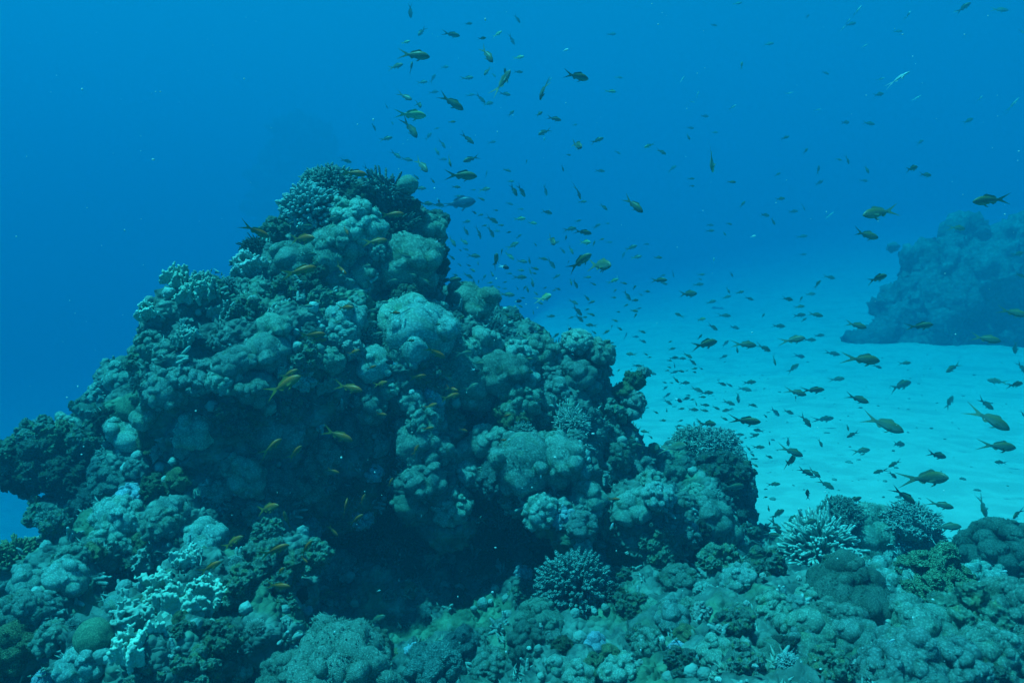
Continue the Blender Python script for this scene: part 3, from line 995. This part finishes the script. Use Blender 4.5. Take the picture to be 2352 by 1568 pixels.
# where each fish is: crop origin and scale in the photo, then x y length heading [look]
SCHOOL = {
 (900, 0, 3.485): """440 95 120 -88 d;540 275 110 235 d;945 208 70 20 d;1370 165 85 -52 d;795 302 150 -5;1062 335 75 15 p;1195 300 95 25 p;1320 345 100 -58 v;395 370 90 10 p;475 480 270 -8;310 580 140 10;445 595 140 84 d;735 585 80 -5 v;
1380 502 100 0 p;1105 475 190 -57;1110 620 100 235;1165 655 60 -50 v;1265 630 70 95;1245 720 225 55;1380 628 80 0 d;935 682 110 0 d;540 718 100 5 d;635 685 90 60 v;1885 665 220 -5;1590 790 110 250 f;1650 705 70 50 s;2185 797 100 0 p;395 845 140 -30;795 890 240 -30;640 805 90 10 v;230 925 50 -60 v;
520 915 80 -60 df;440 1000 260 3 p;440 1120 210 -55;1050 860 110 -40 d;1115 905 100 20 d;1265 820 100 -20 d;960 830 80 10 v;1315 990 80 45 d;1560 995 80 40;1690 1035 130 -15;1610 1150 130 205;120 1105 70 -65 d;280 1070 50 -60 v;225 1210 120 12;595 1190 90 50 v;800 1063 70 5 p;665 1120 50 10 v;
935 1210 140 -35;720 1255 100 -60 d;670 1320 80 -60 d;1150 1240 70 5 v;1890 1265 110 -50 f;2065 1225 120 20;2090 1490 90 -5 d;1815 1350 50 -5 d;1765 1465 60 -70 d;315 1350 110 -40 d;405 1390 110 -10 d;535 1440 180 -50;775 1400 130 -70;970 1385 150 200;720 1390 80 5 v;880 1530 280 -3;970 1530 100 -10 d;
1280 1485 80 -15 d;1100 1520 80 80 v;1450 1410 40 80 d;70 1490 110 -45;1870 1090 50 20 v;2245 1330 60 -30 v;2190 300 80 0 v;2255 675 70 -10 v;1605 1215 40 90 w;1790 438 55 10 w""",
 (1000, 400, 3.136): """440 212 70 0;660 232 95 5;575 235 40 0 d;635 305 65 -20;455 340 280 6 k;300 315 45 -60 b;455 285 60 0 d;890 235 110 -60;950 240 110 -55;1140 235 90 -75 d;865 168 60 0 d;1400 250 100 -65 f;1430 328 65 0 d;1595 368 80 -40;1830 350 190 -45;855 342 70 -15 v;945 385 50 0 v;1150 410 90 -10;750 395 40 0;
580 410 50 -35;630 432 50 15;720 468 110 -30;935 462 100 0 p;1035 495 80 0 p;520 485 70 10 d;790 512 50 0;660 515 45 10;850 567 45 15;515 555 80 -60;620 570 100 -75;715 565 90 -65;755 558 60 0 v;930 600 55 40 d;1395 478 55 15 d;1540 520 75 30 d;1625 498 35 0 d;1330 543 110 10;1435 565 140 -10;1300 612 45 80;
1190 630 90 -60 f;1225 650 55 30 v;1450 645 80 -10 pf;1520 655 50 70;1580 622 45 15;1640 645 50 0 v;1810 688 100 20;500 640 85 -35;410 640 100 -55;515 700 50 -20 d;470 705 30 -30;300 635 60 20 b;330 775 150 -25;405 762 60 -40;575 752 110 -5;610 800 55 -80;465 820 40 -40 d;535 825 40 -20;565 862 60 -30;750 790 100 70 f;
795 720 50 75;880 672 110 25;855 750 100 -40 p;955 795 90 -10;815 838 85 -15 b;1060 660 35 -50;1015 785 60 -80;1120 775 80 -10;1185 810 100 -50 d;1275 710 60 -50 d;1340 705 80 -65;1410 800 210 35;1565 825 150 -10 f;1320 800 30 60;1750 750 60 70 v;1850 762 90 10;2020 765 75 0;1930 660 50 0 v;535 908 80 -30;430 900 50 -20;
410 940 150 3;580 955 60 -75;615 955 35 80;660 920 55 60 d;720 890 60 -60 f;945 865 60 -5;855 890 50 0 d;940 920 110 0;1055 850 70 -15;1020 870 60 -70 d;1050 888 45 -10;1040 960 75 -80;1225 915 70 30 d;1470 920 60 5;1340 955 60 -80;1375 970 80 -65;1515 970 50 -30;1670 948 90 20 p;1755 965 55 -15;1835 1000 55 45;2030 942 120 0;
2070 968 60 -10 d;2140 890 60 -70 v;2060 905 40 10 d;540 985 45 0 d;470 1010 50 -40 d;705 962 45 10;820 958 40 15;720 990 40 0;770 995 40 -20;820 1008 40 0 d;700 1035 50 -50 d;1000 1010 60 -75;975 1005 40 60;920 1005 30 -60;1065 1045 45 -40;1135 1002 35 20;1235 1010 50 -15;1205 1022 35 10;840 1055 120 -5;745 1077 45 5;960 1080 40 -10;
920 1108 72 10 b;1135 1080 100 20 pf;1095 1120 60 -20;1360 1115 80 -25;1465 1080 60 -50;1500 1115 60 20;1780 1060 100 -55;1685 1025 40 45;1675 1078 45 0;1840 1100 65 5;1935 1030 55 0;1885 1055 40 -30 v;845 1158 90 5;940 1143 50 -30;1390 1180 110 -45;1405 1240 90 -40;1500 1210 65 -20;1445 1232 50 5;1340 1235 45 15;1465 1172 40 20;
1180 1225 75 5;1045 1190 45 -80;940 1235 60 -70;910 1215 45 5;835 1215 55 -45;850 1250 40 10;675 1212 85 -45;1770 1140 45 30;1835 1182 65 -10;1845 1220 45 60;1710 1190 35 0;1870 1165 50 20 v;2175 1212 70 -25;1500 1295 90 175;1720 1320 55 -35;1685 1258 50 -20;1615 1350 65 30;1660 1305 30 60;1520 1350 50 -35;1545 1390 45 -35;1380 1350 40 -40;
1045 1348 60 195 b;1090 1352 75 -5;1330 1322 75 -60 b;1095 1300 45 -30 d;975 1360 60 -50 d;1220 1378 70 40;1205 1455 150 -50;1205 1495 100 -5;1770 1380 60 70 v;1900 1345 60 -20;1845 1385 60 0 v;1905 1420 60 -20 d;1820 1518 70 5 d;1670 1460 55 0;2115 1425 40 20;2130 1480 60 15 v;2150 1550 80 5;1315 1500 70 85""",
 (1500, 450, 2.219): """487 632 115 5;440 750 55 155;1000 105 60 10;1555 180 215 190;2170 112 195 184;1475 305 155 -10;1985 265 100 -5;1535 545 130 15;1205 578 60 50;1275 540 65 -10 d;1165 633 60 5 d;1040 660 70 -10;1115 660 35 60 d;1105 703 60 8;1105 750 75 5 d;1195 747 80 -12;1130 775 40 30 d;990 810 75 -3 d;905 752 30 60 d;
1420 805 115 -15;1775 810 125 8;2140 880 140 -12;2290 735 130 -15;2320 410 80 10 d;2330 530 70 -20;1460 995 195 -5;1070 887 120 12;1165 887 70 0 d;1215 862 60 5 d;580 910 155 12;805 912 130 -5;912 932 85 -25;762 940 40 -80;965 1000 60 -75;690 752 70 -3 d;545 580 60 5 d;710 612 40 -60 d;700 650 55 15 d;775 623 45 15 d;
828 657 50 -20 d;615 677 60 15 d;560 525 40 5 d;555 550 25 -20 d;560 773 60 10 p;625 815 70 -30;745 818 60 -10 d;695 907 55 40 d;685 980 45 25 d;555 870 40 50;1070 1045 75 45 d;1110 977 65 -10 v;1290 962 80 -10 v;1690 1015 60 5 v;1540 1035 50 -20 v;1960 1040 100 210;2305 925 80 -80 d;2340 1040 90 -50;1955 840 60 45 v;
610 282 45 0 d;610 250 45 0 v;715 243 40 -10 d;690 297 30 -60 d;915 195 60 -5 d;960 230 45 -60 d;1120 313 60 5 v;1125 413 35 0 v;790 135 45 50 d;1275 195 50 40 s;850 312 34 15 w;630 445 30 80 w;730 523 35 -60 d;1130 150 45 -60 v;1070 175 60 5 v""",
 (1500, 0, 2.219): """1430 58 75 50 s;1378 117 50 50 s;1345 160 45 50 s;1390 135 60 10 v;1710 85 75 55 s;2015 45 80 35 d;1975 65 40 20 s;2215 55 90 -10 v;1650 175 50 -5 v;1465 257 45 30 s;935 245 55 0 v;785 362 45 80 d;455 442 45 55 s;541 523 40 65 s;510 565 35 -20 s;735 595 65 35 s;1050 517 45 10 s;1250 405 45 -20 v;1655 435 120 30 s;1555 440 60 20 s;
1545 525 70 15 v;1755 545 60 30 s;2110 545 55 40 s;2290 580 80 55 s;1205 610 45 10 s;580 645 50 0 v;500 710 45 -5 v;490 760 40 -60 d;635 735 40 0 v;1490 685 70 -10 v;1360 680 60 10 v;2040 672 70 25 v;1025 765 45 15 d;1775 790 55 30 v;275 808 65 200 p;340 842 65 -20;620 890 110 -65 pf;1140 838 45 45 d;1375 888 50 -70 d;1325 885 35 -20 d;
1210 945 50 85 d;1480 940 50 -70 d;1730 935 90 18;1805 970 80 -2;985 968 35 30 d;1215 1015 60 25 v;1465 1003 50 0 v;730 1010 50 -5 p;505 992 40 0 d;510 1032 30 0 d;400 935 55 35 v;630 140 40 -10 v;760 20 50 0 v;1150 93 35 45 v;2340 175 60 -10 s""",
 (1500, 850, 3.485): """325 225 90 -5;160 265 40 40;270 255 25 30;375 220 25 -20;600 235 45 -15;585 265 40 10;645 280 75 15 d;700 270 70 -10;755 268 30 30 d;820 248 60 8;880 248 45 -20 d;822 278 45 -15;648 215 60 -75 d;805 190 85 -40;450 290 80 -10 d;640 155 90 5;710 160 80 0 v;765 135 80 -30;605 178 45 -5;275 123 90 175;398 122 45 -30;430 150 40 10;125 57 45 0;
100 25 45 5;660 345 75 -45;560 368 45 -15;622 373 35 0;735 372 100 0 v;565 420 60 40 d;840 430 110 -20;930 460 115 5;890 495 60 0 d;585 482 80 35 d;590 540 90 -30;680 520 72 -30 b;745 510 90 10 v;800 518 50 5;765 480 50 -10 d;705 598 65 8;810 605 100 -5 d;835 548 50 -70 d;910 565 90 -5 d;905 612 75 -10 d;1010 590 70 -25;485 628 55 -25;
582 610 40 -85;545 700 60 5;525 670 70 -70 v;355 660 50 -75;395 550 40 85 d;365 510 50 -30;145 378 45 -70 b;860 705 70 -50;945 728 90 10 f;700 703 50 25;770 738 50 -20;680 748 65 15 d;720 775 30 15;865 778 100 -50;1060 380 90 -20;1125 390 65 -30 d;1300 368 120 5;1260 428 110 -10 d;1205 500 100 -80;1120 545 110 -20;1325 565 80 -10;1110 610 95 190 d;
1080 683 65 -25 d;1440 660 50 -40;1265 705 235 0;1385 788 105 170;1345 835 90 30 d;1210 823 90 0;1265 853 35 20 d;1075 865 55 -20;1145 878 45 15 d;1525 625 120 -40 d;1640 625 105 -20;1790 700 150 -50;395 797 80 175;440 842 50 -45;300 782 60 -20;265 848 60 -15 d;340 910 65 -25;655 935 165 25 f;370 985 40 60;1475 890 60 -70;1380 933 100 5 d;
1290 940 60 -50 d;1325 995 60 -40 d;1470 1015 75 -20 d;1670 970 215 -22;1640 880 90 -85;1655 1055 170 10 f;1350 1088 60 -30;1340 1140 110 -35;1390 1065 50 20 v;1790 1145 150 -25 d;1870 1155 120 -40;1035 950 60 -20;1150 1280 230 3;1240 1195 60 -55;1330 1275 65 -35;1510 1255 110 8 d;1440 1368 45 10;1965 1255 160 -30;1810 1345 105 100;2020 1395 165 20;
1710 455 175 -15;1860 437 185 5;1705 510 60 80 d;1660 805 90 -25 v;1920 895 80 -65 d;2000 850 70 0 v;120 1385 110 0 o""",
 (1960, 850, 3.485): """460 340 120 8 d;640 510 190 -20;865 730 340 -22;1010 395 230 15 v;345 690 170 10 v;1860 360 140 170 d;2010 388 170 8;1440 545 130 75 d;1755 555 170 -35;1800 690 350 -30;1245 750 90 85 v;600 820 120 205 d;995 905 150 -8 d;670 965 165 8;1330 1000 190 -15;1875 925 290 -5;1890 1065 110 175 d;965 1075 130 205 d;840 1140 110 205 d;
945 1172 95 -40;1245 1200 200 20 f;1045 1350 220 -40;1365 1435 190 -10;1740 1450 190 -75;2030 1510 130 215;600 1395 150 25 d;660 1410 65 -40;880 1520 185 5;2080 1300 60 5 d;2080 640 60 -60 d;1060 200 80 5 v;820 235 60 0 v;555 760 60 -80 d""",
 (1860, 1200, 3.093): """250 262 155 18;245 355 160 -60;365 310 130 50;505 325 135 10;215 420 110 -10;190 215 50 -80;1570 360 195 5;1665 405 60 80;1395 475 80 -15;1670 580 185 -40;1735 625 95 -20 b;1815 535 55 -10 b;80 590 165 -3;880 390 50 -10 b;950 390 50 10 b;930 330 40 20;1860 390 100 85 d;735 250 60 50;1105 485 40 10;1690 880 200 -25;1985 955 125 160 b;
975 860 60 200 w;1135 1240 70 20 w;2005 705 60 10 w""",
 (0, 300, 2.613): """1670 725 175 -25 o;1985 695 110 0;1970 775 195 0 o;2165 640 80 10;2010 880 110 5;1960 985 205 15 o;2225 975 115 -40 o;2095 1115 80 10;2230 1170 70 5;2000 1215 90 0;2255 1225 120 0 o;2200 1325 70 5;2040 1405 175 5 o;2085 1440 95 5 o;2310 1515 90 20 o;2260 268 70 -10""",
 (600, 350, 3.136): """890 260 210 -5 o;1005 245 90 -25;1065 300 70 60;1190 585 195 3 o;1060 795 190 8 o;1110 345 30 10;1380 290 60 -40;1510 320 50 -50;1410 380 100 0;1460 500 110 -5;1550 510 100 0;1290 905 110 -20;830 710 90 -60 o;990 985 80 0;1345 1055 90 -20;1450 1100 100 -40;1195 1100 90 0;1200 1225 80 5;1120 1270 90 0;
805 1240 90 5;830 1320 135 0 o;1030 1335 90 5;1210 1355 100 0 o;760 1430 80 5;1050 1425 80 -10;850 1290 90 0;1080 1515 80 5""",
 (800, 750, 2.613): """750 340 155 -30 o;180 575 165 -5 o;395 545 100 15 o;640 500 110 8 o;850 630 125 15 o;860 580 90 -15 o;725 690 90 20 o;335 440 70 20 o;400 745 80 -5 o;705 838 80 10 o;935 848 65 -20 o;1190 915 60 5 o;625 980 90 60 o;1020 1000 90 60 o;1035 940 50 -40 o;1000 1090 60 45 o;85 1115 90 -20 o;460 1190 70 60 o;165 1360 130 82 o;
280 1300 80 65 o;235 1435 125 38 o;1420 657 70 10;990 565 100 25;1365 380 50 -10;1365 470 60 0;830 505 80 -30;1155 700 60 -70 o;1210 760 80 20 o;945 345 100 5;1030 415 90 0;590 265 60 5;765 160 50 10;920 120 60 30;1230 912 30 20 w;985 985 22 30 w;1442 1157 32 85 w;662 1412 26 80 w;1905 1475 48 60 w;470 410 80 165 b;1015 455 60 -10 b;1635 600 50 -60 b;1935 545 35 -70 b""",
 (500, 1150, 4.48): """750 540 325 18 o;970 680 245 97 o;360 920 300 30 o;830 1010 350 20 o;1190 990 230 55 o;870 1410 305 3 o;110 1200 270 28 o;900 1250 170 45 o;1165 1110 120 -40 o;1490 790 180 -50 o;2000 1460 45 10 w""",
 (550, 850, 5.2275): """830 590 530 28 o;900 440 260 25 o;1680 620 390 -12 o;1540 1240 420 -22 o;1650 1190 220 -35 o;670 1390 310 38 o;980 1470 270 45 o""",
 (600, 1207, 2.613): """890 890 135 25 g;2290 480 110 50""",
}
SP = 0.91875           # photo px -> the 2352 scale used above
fish = []
for (ox, oy, sc), txt in SCHOOL.items():
    for it in txt.replace("\n", "").split(";"):
        w = it.split()
        fl = w[4] if len(w) > 4 else ''
        fish.append(((ox + float(w[0]) / sc) * SP, (oy + float(w[1]) / sc) * SP, float(w[2]) / sc * SP, float(w[3]), fl))
fish.sort(key=lambda f: -f[2] * (.6 if 'v' in f[4] else 1))
# one record per fish: a copy listed twice from overlapping crops is dropped
keep = []
for f in fish:
    if not any(abs(f[0] - g[0]) < .30 * g[2] and abs(f[1] - g[1]) < .16 * g[2] for g in keep):
        keep.append(f)
fish = keep

def aim(ang, yaw, roll):
    a, y = math.radians(ang), yaw
    n = Vector(np.array([1.0, 0, 0]) * math.cos(a) * math.cos(y) + UPV * math.sin(a) * math.cos(y) + FWD * math.sin(y)).normalized()
    ref = Vector((0, 0, 1)) if abs(n.z) < .93 else (Vector((0, 0, 1)) + Vector((-1 if math.cos(a) > 0 else 1, 0, 0)) * .8 * (1 if n.z < 0 else -1))
    z = (ref - n * ref.dot(n)).normalized()
    y_ = z.cross(n)
    R = Matrix((n, y_, z)).transposed().to_4x4()
    return R @ Matrix.Rotation(roll, 4, 'X')

FISH_LIST = []
rest = MB()
NBIG = 300
count = 0
for px, py, L, ang, fl in fish:
    kind = next((c for c in 'owbskp' if c in fl), 'g')
    yaw = math.radians(rnd.choice([-1, 1]) * rnd.uniform(52, 62)) if 'f' in fl else math.radians(rnd.uniform(-28, 28))
    Lr = .115 * rnd.uniform(.9, 1.12)
    dmax = 7.0
    if 'd' in fl: Lr, dmax = .15, 11
    if 'v' in fl: Lr, dmax = .21, 17
    if kind == 's': Lr, dmax = .14, 9
    if kind == 'p': dmax = 6.5
    if kind == 'k': Lr, dmax = .32, 7
    if kind == 'w': Lr = .045
    if kind == 'b': Lr = .065
    d = F * Lr * math.cos(yaw) / L
    d = min(max(d, 1.35), dmax)
    hp, hn, hd = hit(px, py, 99) if False else (None, None, None)
    o_, dr = Vector(EYE), ray(px, py)
    loc = TREE.ray_cast(o_, dr.normalized(), 30)
    over = loc[0] is not None
    if over:
        d = min(d, loc[3] / dr.length - .38)
    g = SAND_Z = None
    size = L * d / F / math.cos(yaw)
    p = P(px, py, d)
    if p[2] < float(sea_floor_z(np.array([p[0]]), np.array([p[1]]))[0]) + .06:
        d *= .6
        size *= .6
        p = P(px, py, d)
    bend = rnd.choice([0.0, 0.0, .32, -.32])
    MW = Matrix.Translation(p) @ aim(ang, yaw, rnd.uniform(-.3, .3)) @ Matrix.Scale(size, 4)
    pm, onemesh, oneb = FISH[kind, bend]
    if kind in 'gpo':
        count += 1
        if count > NBIG:
            VV = oneb.verts()
            Mx = np.array(MW)
            VV = VV @ Mx[:3, :3].T + Mx[:3, 3]
            if oneb.t: rest.add(VV, np.concatenate(oneb.t))
            off = rest.n - len(VV)
            rest.q += [f + off for f in oneb.q]
            continue
    nm = {'g': 'reef_fish', 'o': 'reef_fish', 'p': 'reef_fish', 's': 'silver_fish', 'w': 'white_fish', 'b': 'half_black_fish', 'k': 'parrotfish'}[kind]
    if L >= 33:
        o = bpy.data.objects.new(nm, None)
        o.empty_display_size = .02
        COL.objects.link(o)
        for n, me in pm.items():
            link(n.rstrip('-1'), me, o)
    else:
        o = link(nm, onemesh)
    o.matrix_world = MW
    FISH_LIST.append((o, kind, px, py, L, ang, fl, over))
if rest.n:
    tag(rest.build("distant_fish_school", FM['g']), "scattered tiny fish filling the water beyond the school", "fish school", kind="stuff")

# ------------------------------------------------------------------ drifting specks in the water
def specks():
    mb = MB()
    v, f = ico(1)
    for k in range(320):
        d = RNG.uniform(.7, 3.2)
        px, py = RNG.uniform(0, 2352), RNG.uniform(0, 1568)
        lc = TREE.ray_cast(Vector(EYE), ray(px, py).normalized(), 30)
        if lc[0] is not None and lc[3] < d + .1:
            continue
        mb.add(v * np.exp(RNG.normal(size=3) * .3) * RNG.uniform(.0005, .0012) + P(px, py, d), f)
    tag(mb.build("drifting_specks", M['ball']), "pale drifting specks suspended in the water", "specks", kind="stuff")
specks()

# ------------------------------------------------------------------ words: which one is it
def spread(items, words=16):
    """items: (object, stem with %s for a band word, px, py); give look-alikes their place among each other"""
    by = {}
    for it in items:
        by.setdefault(it[1], []).append(it)
    ORD = ["leftmost", "second from left", "third from left", "fourth from left", "fifth from left", "sixth from left"]
    for stem, its in by.items():
        n = len(its)
        if n == 1:
            its[0][0]["label"] = stem.replace("%s", "").strip()
            continue
        its.sort(key=lambda t: t[3])
        nb = 1 if n <= 6 else (n + 5) // 6
        names = [""] if nb == 1 else (["upper ", "lower "] if nb == 2 else (["top ", "middle ", "bottom "] if nb == 3 else ["topmost ", "upper ", "lower ", "bottom "] if nb == 4 else ["topmost ", "upper ", "middle ", "lower ", "bottom "]))
        nb = len(names)
        for b in range(nb):
            row = sorted(its[b * n // nb:(b + 1) * n // nb], key=lambda t: t[2])
            for k, t in enumerate(row):
                w = ORD[k] if k < 6 else "%s from left" % ["seventh", "eighth", "ninth", "tenth", "eleventh", "twelfth"][min(k - 6, 5)]
                if k == len(row) - 1 and k > 0:
                    w = "rightmost"
                if len(row) == 1:
                    w = ""
                t[0]["label"] = (stem.replace("%s", names[b]).strip() + (", " + w if w else ""))

def coral_zone(x, y):
    if y < 555: return "on pinnacle crest"
    if y < 720: return "on lit left ledge" if x < 620 else "on upper pinnacle face"
    if y < 1000:
        return ("down pinnacle's left edge" if x < 330 else "on left flank" if x < 560 else "on middle of pinnacle" if x < 850 else
                "on face below crest" if x < 1010 else "on right shoulder" if x < 1240 else "at pinnacle's right end")
    if y < 1250:
        return ("on dark left overhang" if x < 250 else "on lower left slope" if x < 470 else "on shaded lower face" if x < 760 else "above dark hollow" if x < 1110 else
                "right of dark hollow" if x < 1420 else "on low mound by sand" if x < 1760 else "at sand's edge")
    return ("in bottom left corner" if x < 200 else "on front left mound" if x < 580 else "below dark hollow" if x < 1000 else "at bottom centre" if x < 1290 else
            "on reef flat" if x < 1560 else "on reef flat's middle" if x < 1800 else "on right-hand reef flat" if x < 2080 else "in bottom right corner")
TONE = {'m': "muted teal", 'g': "grey-green", 'd': "dark", 'y': "olive", 'w': "pale", 'b': "bluish", 'h': "dark pale-tipped", 'f': "pale frilled"}
SHAPE = {'L': "fuzzy lobed coral", 'D': "grainy dome coral", 'B': "branching coral", 'G': "bushy coral", 'F': "fire coral", 'R': "knobbly coral head", 'S': "smooth boulder coral"}
items = []
for o, code, x, y, r in CORAL_LIST:
    size = "big " if r >= 55 else "small " if r < 24 else ""
    tone = "bright white-tipped" if code == 'Bw' else TONE[code[1]]
    items.append((o, "%s" + size + tone + " " + SHAPE[code[0]] + " " + coral_zone(x, y), x, y))
    o["category"] = "coral"
    o["group"] = {'L': "lobed corals of the reef", 'D': "dome corals of the reef", 'B': "branching corals of the reef", 'G': "bushy corals by the sand",
                  'F': "fire corals of the reef", 'R': "knobbly coral heads of the reef", 'S': "smooth boulder corals"}[code[0]]
for o, x, y in KN:
    items.append((o, "%ssmall round white knob coral " + coral_zone(x, y), x, y))
    o["category"] = "coral"
    o["group"] = "white knobs dotted over the reef"
spread(items)

def fish_zone(x, y, over):
    if over:
        if y < 560: return "before pinnacle crest"
        if y < 760: return "before upper pinnacle"
        if y < 1010: return "before pinnacle's middle" if x < 850 else "before right shoulder" if x < 1150 else "before pinnacle's right end"
        if y < 1300: return "before shaded left face" if x < 720 else "by dark hollow" if x < 1150 else "before lower right reef"
        return "over front left corals" if x < 800 else "over reef flat"
    if x < 850: return "left of pinnacle"
    if y < 240: return "high above pinnacle" if x < 1400 else "in faint blue, top right"
    if y < 430: return "above pinnacle" if x < 1450 else "in open blue water"
    if x < 1240 and y < 820: return "close right of pinnacle"
    if x < 1480 and y < 820: return "in dense mid-water school"
    if x < 1700 and y < 780: return "in school's thin right side"
    if y < 520: return "in blue above outcrop"
    if y < 800: return "before hazy outcrop" if x > 1880 else "left of hazy outcrop"
    if x < 1620: return "beside pinnacle's right end"
    if y < 960: return "over far sand"
    if y < 1130: return "over bright sand"
    return "above right-hand bushes"
items = []
for o, kind, x, y, L, ang, fl, over in FISH_LIST:
    size = "large " if L >= 58 else "" if L >= 26 else "small " if L >= 14 else "tiny "
    tone = {'g': "dark green", 'o': "orange-backed", 'p': "pale green", 's': "slim silvery", 'w': "white", 'b': "half-black", 'k': "dark blue"}[kind]
    if kind == 'g' and 'd' in fl: tone = "bluish"
    if kind == 'g' and 'v' in fl: tone = "faint"
    a = (ang + 180) % 360 - 180
    pose = ("facing right" if abs(a) <= 14 else "rising right" if 14 < a < 62 else "climbing" if 62 <= a <= 118 else "dipping right" if -62 < a < -14 else "diving" if -118 <= a <= -62 else
            "facing left" if abs(a) > 166 else "rising left" if a > 0 else "dipping left")
    if 'f' in fl: pose = "turning " + pose.split()[-1] if ' ' in pose else "turning"
    items.append((o, "%s" + size + tone + " fish " + pose + " " + fish_zone(x, y, over), x, y))
    o["category"] = "fish"
    o["group"] = {'g': "dark fish of the school", 'o': "orange-backed fish along the reef", 'p': "pale green fish of the school", 's': "silvery fish in the upper right water",
                  'w': "small white fish", 'b': "half-black half-white fish", 'k': "large blue fish"}[kind]
    if kind == 'k':
        del o["group"]
spread(items)
# ------------------------------------------------------------------ the sea water itself
hb = bmesh.new()
bmesh.ops.create_cube(hb, size=1)
me = bpy.data.meshes.new("haze")
hb.to_mesh(me)
hb.free()
haze = link("haze", me)
haze.scale = (320, 320, 24)
haze.location = (0, 30, -12 + 14.0)
tag(haze, kind="stuff")
hm = bpy.data.materials.new("sea_water")
hm.use_nodes = True
ht = hm.node_tree
ht.nodes.remove(ht.nodes["Principled BSDF"])
pv = ht.nodes.new("ShaderNodeVolumePrincipled")
DENS = 0.32
SIG_S = (0.001, 0.0163, 0.0250)
SIG_T = (0.24, 0.068, 0.056)
colr = [s / DENS for s in SIG_S]
absr = [(1 - (t - s) / DENS / (1 - s / DENS)) ** 2 for s, t in zip(SIG_S, SIG_T)]
pv.inputs["Color"].default_value = (*colr, 1)
pv.inputs["Absorption Color"].default_value = (*absr, 1)
pv.inputs["Density"].default_value = DENS
pv.inputs["Anisotropy"].default_value = 0.2
ht.links.new(pv.outputs[0], ht.nodes["Material Output"].inputs["Volume"])
me.materials.append(hm)
